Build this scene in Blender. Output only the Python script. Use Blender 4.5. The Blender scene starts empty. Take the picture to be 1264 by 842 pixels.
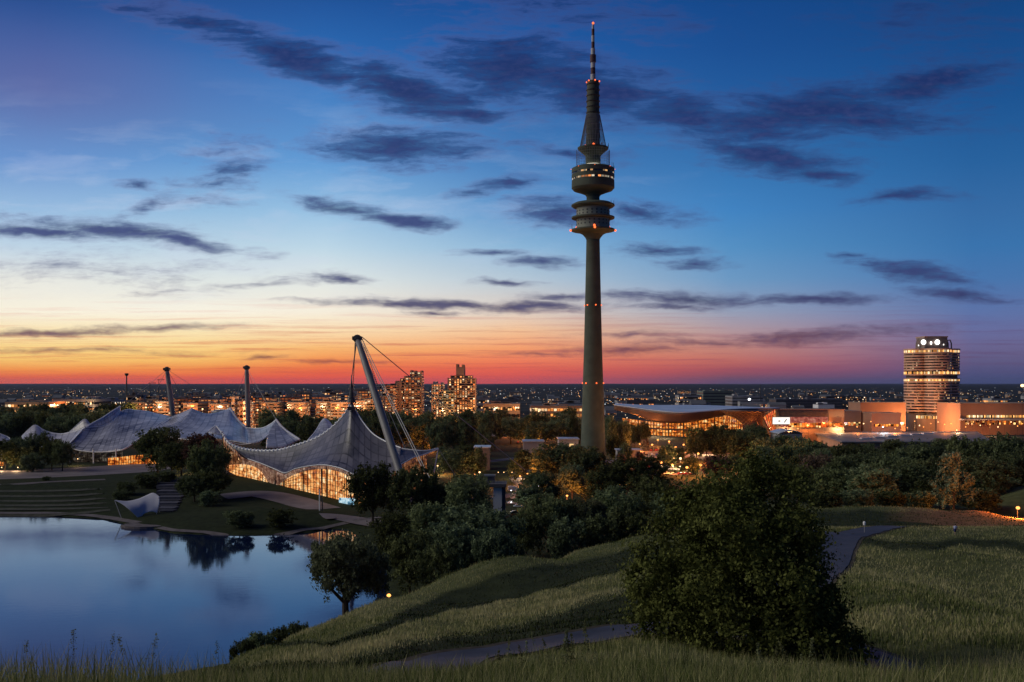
import bpy, math, random
import numpy as np
from mathutils import Vector

# ------------------------------------------------------------------ camera, world, sun, exposure
R = math.radians
F, CX, HY, CZ = 1229.0, 632.0, 473.0, 56.0      # focal length, principal column, horizon row (photo pixels), eye height (m)
scene = bpy.context.scene
col = scene.collection
rng = np.random.default_rng(7)
random.seed(7)

def P(px, py, Y):
    return np.array(((px - CX) / F * Y, Y, CZ - (py - HY) / F * Y))

cam_d = bpy.data.cameras.new('camera')
cam = bpy.data.objects.new('camera', cam_d)
col.objects.link(cam)
cam.location = (0, 0, CZ)
cam.rotation_euler = (R(90), 0, 0)
cam_d.sensor_width = 36
cam_d.lens = 36 * F / 1264
cam_d.shift_y = 52 / 1264
cam_d.clip_start = 0.1
cam_d.clip_end = 120000
scene.camera = cam
vs = scene.view_settings
vs.view_transform = 'Standard'
vs.look = 'None'
vs.exposure = 0.0
vs.gamma = 1
vs.use_curve_mapping = False
scene.cycles.use_denoising = True
scene.cycles.max_bounces = 6
scene.cycles.diffuse_bounces = 2
scene.cycles.glossy_bounces = 3
scene.cycles.transparent_max_bounces = 8
scene.cycles.sample_clamp_indirect = 3

def lin(c):
    out = []
    for v in c:
        v = v / 255.0
        out.append(v / 12.92 if v <= 0.04045 else ((v + 0.055) / 1.055) ** 2.4)
    return tuple(out) + (1.0,)

class NT:
    def __init__(s, tree):
        s.t = tree; s.n = tree.nodes; s.l = tree.links
    def add(s, typ, **kw):
        n = s.n.new(typ)
        for k, v in kw.items(): setattr(n, k, v)
        return n
    def put(s, sock, v):
        if hasattr(v, 'is_output'): s.l.new(v, sock)
        elif v is not None: sock.default_value = v
    def math(s, op, a, b=None, c=None, clamp=False):
        n = s.add('ShaderNodeMath', operation=op, use_clamp=clamp)
        s.put(n.inputs[0], a)
        if b is not None: s.put(n.inputs[1], b)
        if c is not None: s.put(n.inputs[2], c)
        return n.outputs[0]
    def mix(s, f, a, b, blend='MIX'):
        n = s.add('ShaderNodeMix', data_type='RGBA', blend_type=blend)
        s.put(n.inputs[0], f); s.put(n.inputs[6], a); s.put(n.inputs[7], b)
        return n.outputs[2]
    def ramp(s, f, stops, interp='LINEAR'):
        n = s.add('ShaderNodeValToRGB')
        cr = n.color_ramp; cr.interpolation = interp
        while len(cr.elements) < len(stops): cr.elements.new(0.5)
        for e, (p, c) in zip(cr.elements, stops): e.position = p; e.color = c
        s.put(n.inputs[0], f)
        return n.outputs[0]
    def mapr(s, v, a, b, c=0.0, d=1.0, kind='LINEAR'):
        n = s.add('ShaderNodeMapRange', interpolation_type=kind)
        s.put(n.inputs[0], v)
        for i, q in zip((1, 2, 3, 4), (a, b, c, d)): n.inputs[i].default_value = q
        return n.outputs[0]
    def noise(s, vec, scale, detail=4, rough=0.55, out=0):
        n = s.add('ShaderNodeTexNoise')
        if vec is not None: s.put(n.inputs['Vector'], vec)
        n.inputs['Scale'].default_value = scale
        n.inputs['Detail'].default_value = detail
        n.inputs['Roughness'].default_value = rough
        return n.outputs[out]
    def comb(s, x, y, z=0.0):
        n = s.add('ShaderNodeCombineXYZ')
        s.put(n.inputs[0], x); s.put(n.inputs[1], y); s.put(n.inputs[2], z)
        return n.outputs[0]
    def vmath(s, op, a, b=None):
        n = s.add('ShaderNodeVectorMath', operation=op)
        s.put(n.inputs[0], a)
        if b is not None: s.put(n.inputs[1], b)
        return n

world = bpy.data.worlds.new('World')
scene.world = world
world.use_nodes = True
W = NT(world.node_tree)
W.n.clear()
tc = W.add('ShaderNodeTexCoord')
sep = W.add('ShaderNodeSeparateXYZ')
W.l.new(tc.outputs['Generated'], sep.inputs[0])
dx, dy, dz = sep.outputs
az = W.math('ARCTAN2', dx, dy)
hor = W.math('SQRT', W.math('ADD', W.math('MULTIPLY', dx, dx), W.math('MULTIPLY', dy, dy)))
el = W.math('DIVIDE', dz, W.math('MAXIMUM', hor, 0.001))
E0, E1 = -0.02, 0.62
elf = W.math('DIVIDE', W.math('SUBTRACT', el, E0), E1 - E0, clamp=True)
SKY = [   # azimuth taken from a picture column, then (row, colour)
    (50, [(0, (44, 80, 146)), (60, (68, 98, 162)), (110, (88, 112, 172)), (200, (108, 150, 208)), (260, (154, 190, 225)), (305, (192, 214, 231)), (345, (234, 235, 228)),
          (385, (253, 245, 224)), (408, (254, 232, 182)), (430, (255, 216, 138)), (443, (255, 206, 116)), (456, (254, 156, 74)), (466, (250, 106, 56)), (473, (246, 98, 56))]),
    (240, [(0, (40, 84, 152)), (60, (52, 104, 172)), (120, (74, 128, 192)), (200, (102, 156, 212)), (260, (150, 190, 224)), (305, (190, 214, 230)), (345, (224, 231, 229)),
           (385, (253, 246, 228)), (408, (254, 234, 186)), (430, (255, 214, 136)), (443, (255, 198, 108)), (456, (252, 146, 70)), (466, (250, 98, 54)), (473, (246, 90, 54))]),
    (400, [(0, (34, 84, 154)), (60, (44, 104, 176)), (120, (72, 130, 196)), (200, (98, 156, 214)), (260, (152, 194, 228)), (305, (190, 216, 232)), (345, (226, 233, 231)),
           (385, (250, 241, 222)), (408, (254, 226, 180)), (430, (254, 188, 114)), (445, (252, 150, 80)), (456, (246, 112, 62)), (466, (248, 92, 58)), (473, (244, 84, 56))]),
    (640, [(0, (24, 78, 148)), (60, (34, 92, 164)), (120, (48, 104, 170)), (200, (72, 126, 186)), (260, (96, 150, 204)), (305, (140, 182, 216)), (345, (182, 200, 214)),
           (385, (226, 210, 196)), (408, (246, 196, 152)), (430, (248, 160, 108)), (445, (244, 128, 90)), (456, (234, 100, 78)), (466, (232, 88, 74)), (473, (222, 82, 74))]),
    (900, [(0, (22, 72, 138)), (60, (28, 80, 147)), (120, (36, 92, 158)), (200, (52, 114, 176)), (260, (66, 132, 194)), (305, (84, 144, 196)), (345, (110, 154, 196)),
           (385, (150, 160, 184)), (408, (178, 152, 158)), (430, (196, 134, 122)), (445, (196, 110, 100)), (456, (172, 86, 92)), (466, (128, 78, 98)), (473, (100, 76, 108))]),
    (1200, [(0, (20, 68, 128)), (60, (24, 76, 138)), (120, (28, 84, 146)), (200, (40, 98, 158)), (260, (54, 108, 166)), (305, (58, 116, 174)), (345, (72, 118, 174)),
            (385, (94, 116, 168)), (408, (104, 110, 158)), (430, (106, 100, 142)), (445, (98, 92, 132)), (456, (86, 84, 126)), (466, (74, 78, 122)), (473, (64, 72, 116))]),
]
def sky_column(px, rows, azim, gain=1.0):
    ca = math.cos(math.atan((px - CX) / F))
    st = []
    for y, c in rows:
        e = (HY - y) / F * ca
        st.append(((e - E0) / (E1 - E0), c))
    low = rows[-1][1]
    st += [((-0.004 - E0) / (E1 - E0), tuple(v * 0.35 for v in low)), (0.0, (24, 26, 40)), (0.8, (16, 52, 112)), (1.0, (12, 38, 92))]
    st.sort(key=lambda s: s[0])
    return azim, [(p, tuple(v * gain for v in lin(c)[:3]) + (1,)) for p, c in st]
cols_sky = [sky_column(1200, SKY[5][1], R(-150), 0.55), sky_column(50, SKY[0][1], R(-75), 0.7)]
for px, rows in SKY: cols_sky.append(sky_column(px, rows, math.atan((px - CX) / F)))
cols_sky += [sky_column(1200, SKY[5][1], R(75), 0.75), sky_column(1200, SKY[5][1], R(150), 0.55)]
skyc = None; last = None
for a, stops in cols_sky:
    c = W.ramp(elf, stops)
    if skyc is None: skyc = c
    else: skyc = W.mix(W.mapr(az, last, a), skyc, c)
    last = a
# clouds: directions as (u, v) around due north, unit = 100 picture pixels
yy = W.math('MAXIMUM', dy, 0.05)
U = W.math('DIVIDE', W.math('MULTIPLY', dx, F / 100), yy)
V = W.math('DIVIDE', W.math('MULTIPLY', dz, F / 100), yy)
uv = W.comb(U, V)
warp_in = W.comb(W.math('MULTIPLY', U, 0.55), W.math('MULTIPLY', V, 1.3))
warp = W.noise(warp_in, 1.3, 4, 0.6, out=1)
wsub = W.vmath('SUBTRACT', warp, (0.5, 0.5, 0.5)).outputs[0]
wmul = W.vmath('MULTIPLY', wsub, (0.9, 0.28, 0)).outputs[0]
uvw = W.vmath('ADD', uv, wmul).outputs[0]
CLOUDS = [  # px, py, half length, half thickness, fall to the right in degrees, weight
    (250, 28, 170, 17, 14, .62), (370, 75, 160, 24, 17, .9), (500, 112, 135, 30, 17, 1.05), (570, 138, 55, 16, 10, .9),
    (640, 86, 130, 52, 4, .95), (730, 112, 150, 40, 12, .95), (840, 140, 120, 30, 8, .85), (930, 150, 130, 34, 4, .8), (1000, 136, 190, 34, -6, .95), (1140, 108, 110, 26, -14, .9), (1060, 150, 160, 22, 0, .8),
    (950, 192, 120, 24, 8, .95), (1015, 214, 65, 13, 8, .9), (900, 180, 60, 14, 0, .7),
    (488, 180, 125, 26, 2, .92), (440, 192, 80, 10, 6, .7), (430, 256, 80, 11, 11, .95), (495, 270, 70, 10, 6, 1.05), (150, 287, 170, 13, 8, 1.0), (60, 284, 110, 11, 4, .95), (230, 300, 80, 8, 7, .9),
    (165, 227, 30, 6, 4, .75), (275, 212, 62, 30, -28, .48), (180, 255, 70, 9, -25, .42), (425, 342, 40, 7, 0, .85), (540, 376, 180, 8, 1, .95), (640, 378, 110, 8, 0, .9), (530, 388, 45, 5, 0, .8),
    (612, 312, 50, 6, 0, .75), (670, 322, 60, 8, 0, .8), (690, 264, 75, 17, 3, .9), (790, 262, 80, 13, 4, .85), (625, 229, 50, 10, -4, .75), (585, 240, 40, 6, 0, .7),
    (812, 306, 66, 9, 0, .8), (858, 323, 50, 7, 2, .75), (690, 366, 60, 5, 0, .75), (850, 368, 130, 10, 2, .95), (1000, 370, 110, 7, 0, .85), (830, 378, 90, 6, 0, .8),
    (1130, 338, 85, 14, 9, .85), (1185, 363, 75, 9, 4, .85), (1120, 243, 70, 9, -2, .8), (1050, 316, 32, 4, 0, .65), (615, 350, 55, 4, 0, .65),
    (70, 410, 150, 6, -2, .8), (200, 404, 110, 5, 0, .7), (330, 441, 36, 4, 0, .85), (100, 432, 160, 4, 0, .5), (420, 446, 60, 3, 0, .5),
    (1010, 416, 160, 9, -3, .75), (880, 424, 100, 6, 0, .7), (770, 432, 90, 6, 0, .6), (660, 436, 60, 3, 0, .6), (780, 415, 70, 4, 0, .5),
    (680, 8, 150, 26, 6, .4), (1140, 26, 80, 34, 0, .34), (700, 186, 80, 8, 5, .5), (300, 350, 110, 7, -6, .36), (100, 330, 160, 14, 2, .3),
]
field = None
for px, py, L_, T_, ang, wgt in CLOUDS:
    m = W.add('ShaderNodeMapping', vector_type='TEXTURE')
    m.inputs['Location'].default_value = ((px - CX) / 100, (HY - py) / 100, 0)
    m.inputs['Rotation'].default_value = (0, 0, R(-ang))
    m.inputs['Scale'].default_value = (L_ * 1.08 / 100, T_ * 1.22 / 100, 1)
    W.l.new(uvw, m.inputs['Vector'])
    ln = W.vmath('LENGTH', m.outputs[0]).outputs['Value']
    f = W.math('MULTIPLY_ADD', ln, -wgt, wgt)
    field = f if field is None else W.math('MAXIMUM', field, f)
n_in = W.add('ShaderNodeMapping')
n_in.inputs['Rotation'].default_value = (0, 0, R(9))
n_in.inputs['Scale'].default_value = (0.8, 4.6, 1)
W.l.new(uvw, n_in.inputs['Vector'])
streak = W.noise(n_in.outputs[0], 1.5, 8, 0.66)
n_in2 = W.add('ShaderNodeMapping')
n_in2.inputs['Rotation'].default_value = (0, 0, R(-12))
n_in2.inputs['Scale'].default_value = (2.4, 5.5, 1)
n_in2.inputs['Location'].default_value = (3.1, 5.7, 0)
W.l.new(uv, n_in2.inputs['Vector'])
puff = W.noise(n_in2.outputs[0], 2.6, 6, 0.6)
field = W.math('MAXIMUM', field, -1.0)
dens0 = W.math('MULTIPLY_ADD', W.math('SUBTRACT', streak, 0.5), 1.75, W.math('MULTIPLY_ADD', W.math('SUBTRACT', puff, 0.5), 0.5, field))
dens = W.mapr(dens0, -0.16, 0.92, 0, 1, 'SMOOTHSTEP')
vf = W.math('DIVIDE', V, 4.7, clamp=True)
ccol = W.ramp(vf, [(0.0, lin((150, 52, 50))), (0.06, lin((142, 72, 62))), (0.13, lin((112, 74, 88))), (0.2, lin((70, 66, 104))), (0.33, lin((58, 68, 122))), (0.6, lin((44, 58, 112))), (1.0, lin((26, 46, 98)))])
rightdark = W.mapr(az, -0.3, 0.45)
ccol = W.mix(W.math('MULTIPLY', rightdark, 0.42), ccol, lin((16, 36, 84)))
thin = W.mix(W.mapr(az, -0.1, 0.3, 0.5, 0.12), ccol, lin((150, 132, 180)))
thin = W.mix(W.mapr(vf, 0.0, 0.35), ccol, thin)
ccol = W.mix(W.mapr(puff, 0.42, 0.70, 0, 0.2), ccol, lin((92, 98, 150)))
ccol = W.mix(W.mapr(streak, 0.52, 0.36, 0, 0.45), ccol, lin((22, 30, 66)))
ccol2 = W.mix(W.mapr(dens, 0.10, 0.6), thin, ccol)
alpha = W.math('MULTIPLY', dens, 0.93)
front = W.mapr(dy, 0.05, 0.3)
alpha = W.math('MULTIPLY', alpha, front)
# pale cirrus veils, strongest on the left half and in the middle heights
n_in3 = W.add('ShaderNodeMapping')
n_in3.inputs['Rotation'].default_value = (0, 0, R(10))
n_in3.inputs['Scale'].default_value = (0.5, 2.6, 1)
n_in3.inputs['Location'].default_value = (1.3, 8.7, 0)
W.l.new(uvw, n_in3.inputs['Vector'])
cir = W.noise(n_in3.outputs[0], 1.1, 7, 0.62)
cirf = W.math('MULTIPLY', W.mapr(cir, 0.5, 0.78), W.math('MULTIPLY', W.mapr(az, 0.25, -0.25), W.math('MULTIPLY', W.mapr(vf, 0.12, 0.4), W.mapr(vf, 0.82, 0.5))))
sky1 = W.mix(W.math('MULTIPLY', cirf, 0.5), skyc, lin((206, 214, 236)))
# soft mauve veil high on the left
vm = W.add('ShaderNodeMapping', vector_type='TEXTURE')
vm.inputs['Location'].default_value = ((120 - CX) / 100, (HY - 110) / 100, 0); vm.inputs['Rotation'].default_value = (0, 0, R(-8)); vm.inputs['Scale'].default_value = (3.4, 1.0, 1)
W.l.new(uvw, vm.inputs['Vector'])
veil = W.math('MULTIPLY', W.mapr(W.vmath('LENGTH', vm.outputs[0]).outputs['Value'], 1.0, 0.1, 0, 1, 'SMOOTHSTEP'), W.math('MULTIPLY', front, 0.28))
sky1 = W.mix(veil, sky1, lin((106, 104, 160)))
# thin reddish streaks low over the horizon
n_in4 = W.add('ShaderNodeMapping')
n_in4.inputs['Scale'].default_value = (0.36, 15.0, 1)
W.l.new(W.vmath('ADD', uv, W.vmath('MULTIPLY', wsub, (0.3, 0.05, 0)).outputs[0]).outputs[0], n_in4.inputs['Vector'])
lowst = W.noise(n_in4.outputs[0], 1.3, 7, 0.66)
lowf = W.math('MULTIPLY', W.mapr(lowst, 0.5, 0.68), W.math('MULTIPLY', W.mapr(vf, 0.0, 0.03), W.mapr(vf, 0.24, 0.1)))
sky1 = W.mix(W.math('MULTIPLY', lowf, 0.6), sky1, W.mix(rightdark, lin((216, 84, 62)), lin((96, 72, 110))))
final = W.mix(alpha, sky1, ccol2)
bg = W.add('ShaderNodeBackground')
W.l.new(final, bg.inputs[0])
bg.inputs[1].default_value = 1.0
wo = W.add('ShaderNodeOutputWorld')
W.l.new(bg.outputs[0], wo.inputs[0])

sun_d = bpy.data.lights.new('sun', 'SUN')
sun_d.energy = 1.4
sun_d.angle = R(40)
sun_d.color = (1.0, 0.93, 0.80)
sun = bpy.data.objects.new('sun', sun_d)
col.objects.link(sun)
sun.rotation_euler = Vector((0.84, 0.07, -0.52)).to_track_quat('-Z', 'Y').to_euler()   # after-glow from the left

# ------------------------------------------------------------------ mesh and object helpers
class MB:
    """collects vertices and faces of one mesh (world coordinates)"""
    def __init__(s): s.v = []; s.f = []; s.uv = None
    def quad(s, a, b, c, d):
        i = len(s.v); s.v += [tuple(a), tuple(b), tuple(c), tuple(d)]; s.f.append((i, i + 1, i + 2, i + 3))
    def box(s, x0, x1, y0, y1, z0, z1):
        i = len(s.v)
        s.v += [(x0, y0, z0), (x1, y0, z0), (x1, y1, z0), (x0, y1, z0), (x0, y0, z1), (x1, y0, z1), (x1, y1, z1), (x0, y1, z1)]
        for f in ((3, 2, 1, 0), (4, 5, 6, 7), (0, 1, 5, 4), (1, 2, 6, 5), (2, 3, 7, 6), (3, 0, 4, 7)): s.f.append(tuple(i + k for k in f))
    def prism(s, pts, z0, z1):
        i = len(s.v); n = len(pts)
        s.v += [(x, y, z0) for x, y in pts] + [(x, y, z1) for x, y in pts]
        s.f.append(tuple(i + k for k in range(n - 1, -1, -1))); s.f.append(tuple(i + n + k for k in range(n)))
        for k in range(n): s.f.append((i + k, i + (k + 1) % n, i + n + (k + 1) % n, i + n + k))
    def lathe(s, prof, cx=0, cy=0, n=48, a0=0, a1=2 * math.pi, cap=True):
        i = len(s.v); full = abs(a1 - a0 - 2 * math.pi) < 1e-6
        m = n if full else n + 1
        for r, z in prof:
            for k in range(m):
                a = a0 + (a1 - a0) * k / n
                s.v.append((cx + r * math.cos(a), cy + r * math.sin(a), z))
        for j in range(len(prof) - 1):
            for k in range(n):
                k2 = (k + 1) % m
                s.f.append((i + j * m + k, i + j * m + k2, i + (j + 1) * m + k2, i + (j + 1) * m + k))
        if cap and full:
            s.f.append(tuple(i + k for k in range(m - 1, -1, -1)))
            s.f.append(tuple(i + (len(prof) - 1) * m + k for k in range(m)))
    def tube(s, pts, rad, n=6):
        pts = [np.array(p, float) for p in pts]
        if not hasattr(rad, '__len__'): rad = [rad] * len(pts)
        i = len(s.v); ref = None
        for k, p in enumerate(pts):
            d = pts[min(k + 1, len(pts) - 1)] - pts[max(k - 1, 0)]
            d = d / (np.linalg.norm(d) + 1e-9)
            if ref is None: ref = np.array((0, 0, 1.0)) if abs(d[2]) < 0.9 else np.array((1.0, 0, 0))
            a = np.cross(d, ref); a /= (np.linalg.norm(a) + 1e-9); b = np.cross(d, a); ref = np.cross(a, d)
            for q in range(n):
                t = 2 * math.pi * q / n
                s.v.append(tuple(p + rad[k] * (math.cos(t) * a + math.sin(t) * b)))
        for k in range(len(pts) - 1):
            for q in range(n):
                s.f.append((i + k * n + q, i + k * n + (q + 1) % n, i + (k + 1) * n + (q + 1) % n, i + (k + 1) * n + q))
        s.f.append(tuple(i + q for q in range(n - 1, -1, -1)))
        s.f.append(tuple(i + (len(pts) - 1) * n + q for q in range(n)))
    def ball(s, c, r, n=8, sx=1, sy=1, sz=1):
        prof = [(max(1e-3, math.sin(math.pi * k / 6)) * r, -math.cos(math.pi * k / 6) * r * sz) for k in range(7)]
        i = len(s.v); s.lathe(prof, 0, 0, n)
        s.v[i:] = [(c[0] + x * sx, c[1] + y * sy, c[2] + z) for x, y, z in s.v[i:]]
    def grid(s, A, uv=None):
        """A: (m, n, 3) array of points"""
        i = len(s.v); m, n = A.shape[:2]
        s.v += [tuple(p) for p in A.reshape(-1, 3)]
        for j in range(m - 1):
            for k in range(n - 1):
                s.f.append((i + j * n + k, i + j * n + k + 1, i + (j + 1) * n + k + 1, i + (j + 1) * n + k))
        if uv is not None:
            s.uv = (s.uv or []) + [tuple(p) for p in uv.reshape(-1, 2)]

def build(name, mb, mat, parent=None, smooth=False):
    v = np.array(mb.v, float)
    if parent is not None: v = v - np.array(parent.get('_o', (0, 0, 0)))
    me = bpy.data.meshes.new(name)
    me.from_pydata([tuple(p) for p in v], [], mb.f)
    if mb.uv:
        ul = me.uv_layers.new(name='uv')
        vi = np.empty(len(me.loops), int); me.loops.foreach_get('vertex_index', vi)
        ul.data.foreach_set('uv', np.array(mb.uv, float)[vi].ravel())
    me.materials.append(mat)
    if smooth: me.polygons.foreach_set('use_smooth', [True] * len(me.polygons))
    o = bpy.data.objects.new(name, me)
    col.objects.link(o)
    if parent is not None:
        o.parent = parent
        o['_o'] = tuple(parent.get('_o', (0, 0, 0)))
    return o

def mesh_np(name, verts, faces, mat, parent=None, attr=None, smooth=False):
    """verts (N,3); faces: list of integer arrays (M,k)"""
    me = bpy.data.meshes.new(name)
    me.vertices.add(len(verts)); me.vertices.foreach_set('co', np.asarray(verts, np.float32).ravel())
    sizes = np.concatenate([np.full(len(f), f.shape[1], np.int32) for f in faces])
    loops = np.concatenate([f.ravel() for f in faces]).astype(np.int32)
    me.loops.add(len(loops)); me.loops.foreach_set('vertex_index', loops)
    me.polygons.add(len(sizes))
    st = np.concatenate(([0], np.cumsum(sizes)[:-1])).astype(np.int32)
    me.polygons.foreach_set('loop_start', st)
    if smooth: me.polygons.foreach_set('use_smooth', np.ones(len(sizes), bool))
    me.update(calc_edges=True)
    for k, a in (attr or {}).items():
        at = me.attributes.new(k, 'FLOAT', 'POINT'); at.data.foreach_set('value', np.asarray(a, np.float32))
    me.materials.append(mat)
    o = bpy.data.objects.new(name, me)
    col.objects.link(o)
    if parent is not None: o.parent = parent
    return o

def tag(o, label=None, cat=None, group=None, kind=None):
    if label: o['label'] = label
    if cat: o['category'] = cat
    if group: o['group'] = group
    if kind: o['kind'] = kind
    return o

def thing(name, label, cat, loc=(0, 0, 0), group=None):
    o = bpy.data.objects.new(name, None)
    o.empty_display_size = 0.5
    col.objects.link(o)
    o.location = loc
    o['_o'] = tuple(float(q) for q in loc)
    return tag(o, label, cat, group)

def copy_tree(o, parent=None):
    c = o.copy(); col.objects.link(c)
    if parent is not None: c.parent = parent
    for ch in list(o.children): copy_tree(ch, c)
    return c

ONES = ['', 'first', 'second', 'third', 'fourth', 'fifth', 'sixth', 'seventh', 'eighth', 'ninth', 'tenth', 'eleventh', 'twelfth', 'thirteenth', 'fourteenth', 'fifteenth', 'sixteenth', 'seventeenth', 'eighteenth', 'nineteenth']
TENS = {2: 'twent', 3: 'thirt', 4: 'fort', 5: 'fift', 6: 'sixt', 7: 'sevent', 8: 'eight', 9: 'ninet'}
def nth(n):
    if n < 20: return ONES[n]
    t, u = divmod(n, 10)
    if t >= 10: return 'hundred-and-' + nth(n - 100) if n > 100 else 'hundredth'
    return TENS[t] + ('ieth' if u == 0 else 'y-' + ONES[u])

# ------------------------------------------------------------------ materials
def new_mat(name):
    m = bpy.data.materials.new(name); m.use_nodes = True
    t = NT(m.node_tree); t.n.clear()
    out = t.add('ShaderNodeOutputMaterial')
    return m, t, out

def plain(name, c, rough=0.75, spec=0.3, nscale=0.5, namt=0.25, metal=0.0, bump=0.0, coord='Object'):
    m, t, out = new_mat(name)
    b = t.add('ShaderNodeBsdfPrincipled')
    tcn = t.add('ShaderNodeTexCoord')
    n = t.noise(tcn.outputs[coord], nscale, 6, 0.6)
    lo = tuple(q * (1 - namt) for q in c) + (1,); hi = tuple(min(1, q * (1 + namt)) for q in c) + (1,)
    t.put(b.inputs['Base Color'], t.ramp(n, [(0.3, lo), (0.7, hi)]))
    b.inputs['Roughness'].default_value = rough
    b.inputs['Specular IOR Level'].default_value = spec
    b.inputs['Metallic'].default_value = metal
    if bump:
        bn = t.add('ShaderNodeBump'); bn.inputs['Strength'].default_value = bump
        t.put(bn.inputs['Height'], t.noise(tcn.outputs[coord], nscale * 8, 4)); t.l.new(bn.outputs[0], b.inputs['Normal'])
    t.l.new(b.outputs[0], out.inputs[0])
    return m

def glow(name, c, strength, sampled=False):
    m, t, out = new_mat(name)
    e = t.add('ShaderNodeEmission'); e.inputs[0].default_value = tuple(c) + (1,); e.inputs[1].default_value = strength
    t.l.new(e.outputs[0], out.inputs[0])
    m.cycles.emission_sampling = 'AUTO' if sampled else 'NONE'
    return m

def window_mat(name, cell=(2.4, 2.4, 3.0), share=0.45, strength=2.2, cols=((255, 150, 75), (255, 205, 140), (255, 240, 215)), off=(10, 10, 14), bar=0.16):
    """glazing where some rooms have the light on; a cell per room"""
    m, t, out = new_mat(name)
    g = t.add('ShaderNodeNewGeometry')
    dv = t.vmath('DIVIDE', g.outputs['Position'], cell).outputs[0]
    fl = t.vmath('FLOOR', dv).outputs[0]
    wn = t.add('ShaderNodeTexWhiteNoise', noise_dimensions='3D'); t.l.new(fl, wn.inputs['Vector'])
    sp = t.add('ShaderNodeSeparateColor'); t.l.new(wn.outputs['Color'], sp.inputs[0])
    lit = t.math('LESS_THAN', sp.outputs[0], share)
    fr = t.vmath('FRACTION', dv).outputs[0]
    sx = t.add('ShaderNodeSeparateXYZ'); t.l.new(fr, sx.inputs[0])
    mull = t.math('GREATER_THAN', sx.outputs[0], bar)
    c = t.ramp(sp.outputs[1], [(0.1, lin(cols[0])), (0.6, lin(cols[1])), (0.95, lin(cols[2]))])
    st = t.math('MULTIPLY', t.math('MULTIPLY', lit, mull), t.math('MULTIPLY_ADD', t.math('POWER', sp.outputs[2], 2.0), strength * 1.6, strength * 0.3))
    b = t.add('ShaderNodeBsdfPrincipled')
    b.inputs['Base Color'].default_value = lin(off); b.inputs['Roughness'].default_value = 0.15
    t.put(b.inputs['Emission Color'], c); t.put(b.inputs['Emission Strength'], st)
    t.l.new(b.outputs[0], out.inputs[0])
    m.cycles.emission_sampling = 'NONE'
    return m

def leaf_mat(name, dark, light, trans=0.3, nsc=9.0):
    m, t, out = new_mat(name)
    g = t.add('ShaderNodeNewGeometry'); oi = t.add('ShaderNodeObjectInfo'); tcn = t.add('ShaderNodeTexCoord')
    n = t.noise(tcn.outputs['Object'], nsc, 3, 0.6)
    f = t.math('ADD', t.math('MULTIPLY', g.outputs['Random Per Island'], 0.35), t.math('MULTIPLY_ADD', n, 1.5, -0.42))
    c = t.ramp(f, [(0.15, tuple(dark) + (1,)), (0.85, tuple(light) + (1,))])
    hs = t.add('ShaderNodeHueSaturation'); t.l.new(c, hs.inputs['Color'])
    t.put(hs.inputs['Hue'], t.mapr(oi.outputs['Random'], 0, 1, 0.47, 0.525)); t.put(hs.inputs['Value'], t.mapr(oi.outputs['Random'], 0, 1, 0.5, 1.5)); t.put(hs.inputs['Saturation'], t.mapr(oi.outputs['Random'], 0, 1, 1.05, 0.8))
    d = t.add('ShaderNodeBsdfDiffuse'); t.l.new(hs.outputs[0], d.inputs[0])
    tr = t.add('ShaderNodeBsdfTranslucent'); t.l.new(hs.outputs[0], tr.inputs[0])
    mx = t.add('ShaderNodeMixShader'); mx.inputs[0].default_value = trans
    t.l.new(d.outputs[0], mx.inputs[1]); t.l.new(tr.outputs[0], mx.inputs[2]); t.l.new(mx.outputs[0], out.inputs[0])
    return m

M = {}
M['concrete'] = plain('concrete', (0.30, 0.31, 0.26), 0.85, 0.2, 0.15, 0.14)
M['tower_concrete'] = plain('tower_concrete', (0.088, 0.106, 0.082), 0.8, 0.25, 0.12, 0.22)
M['dark_metal'] = plain('dark_metal', (0.05, 0.05, 0.055), 0.5, 0.5, 0.4, 0.2)
M['mast_steel'] = plain('mast_steel', (0.24, 0.23, 0.23), 0.45, 0.5, 0.2, 0.12)
M['cable_steel'] = plain('cable_steel', (0.30, 0.29, 0.30), 0.4, 0.5, 1, 0.1)
M['white_paint'] = plain('white_paint', (0.78, 0.78, 0.80), 0.5, 0.4, 0.3, 0.05)
M['brown_wall'] = plain('brown_wall', (0.30, 0.21, 0.16), 0.8, 0.2, 0.05, 0.2)
M['tan_wall'] = plain('tan_wall', (0.34, 0.24, 0.18), 0.8, 0.2, 0.05, 0.15)
M['grey_wall'] = plain('grey_wall', (0.34, 0.33, 0.34), 0.8, 0.2, 0.05, 0.2)
M['dark_wall'] = plain('dark_wall', (0.12, 0.11, 0.12), 0.8, 0.2, 0.05, 0.2)
M['green_wall'] = plain('green_wall', (0.20, 0.24, 0.19), 0.8, 0.2, 0.05, 0.2)
M['pink_wall'] = plain('pink_wall', (0.34, 0.19, 0.13), 0.8, 0.2, 0.05, 0.12)
M['roofing'] = plain('roofing', (0.14, 0.15, 0.17), 0.7, 0.3, 0.03, 0.3)
M['metal_roof'] = plain('metal_roof', (0.42, 0.46, 0.55), 0.35, 0.5, 0.03, 0.25)
M['bark'] = plain('bark', (0.07, 0.055, 0.042), 0.9, 0.1, 2, 0.4)
M['asphalt'] = plain('asphalt', (0.05, 0.055, 0.082), 0.75, 0.3, 0.8, 0.25)
M['paving'] = plain('paving', (0.20, 0.17, 0.175), 0.8, 0.2, 0.08, 0.3)
M['gravel'] = plain('gravel', (0.16, 0.14, 0.14), 0.9, 0.1, 0.4, 0.3)
M['win_dense'] = window_mat('win_dense', (3.9, 3.9, 2.9), 0.6, 1.1, ((255, 130, 60), (255, 180, 105), (255, 225, 180)), (22, 16, 14), 0.42)
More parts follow.
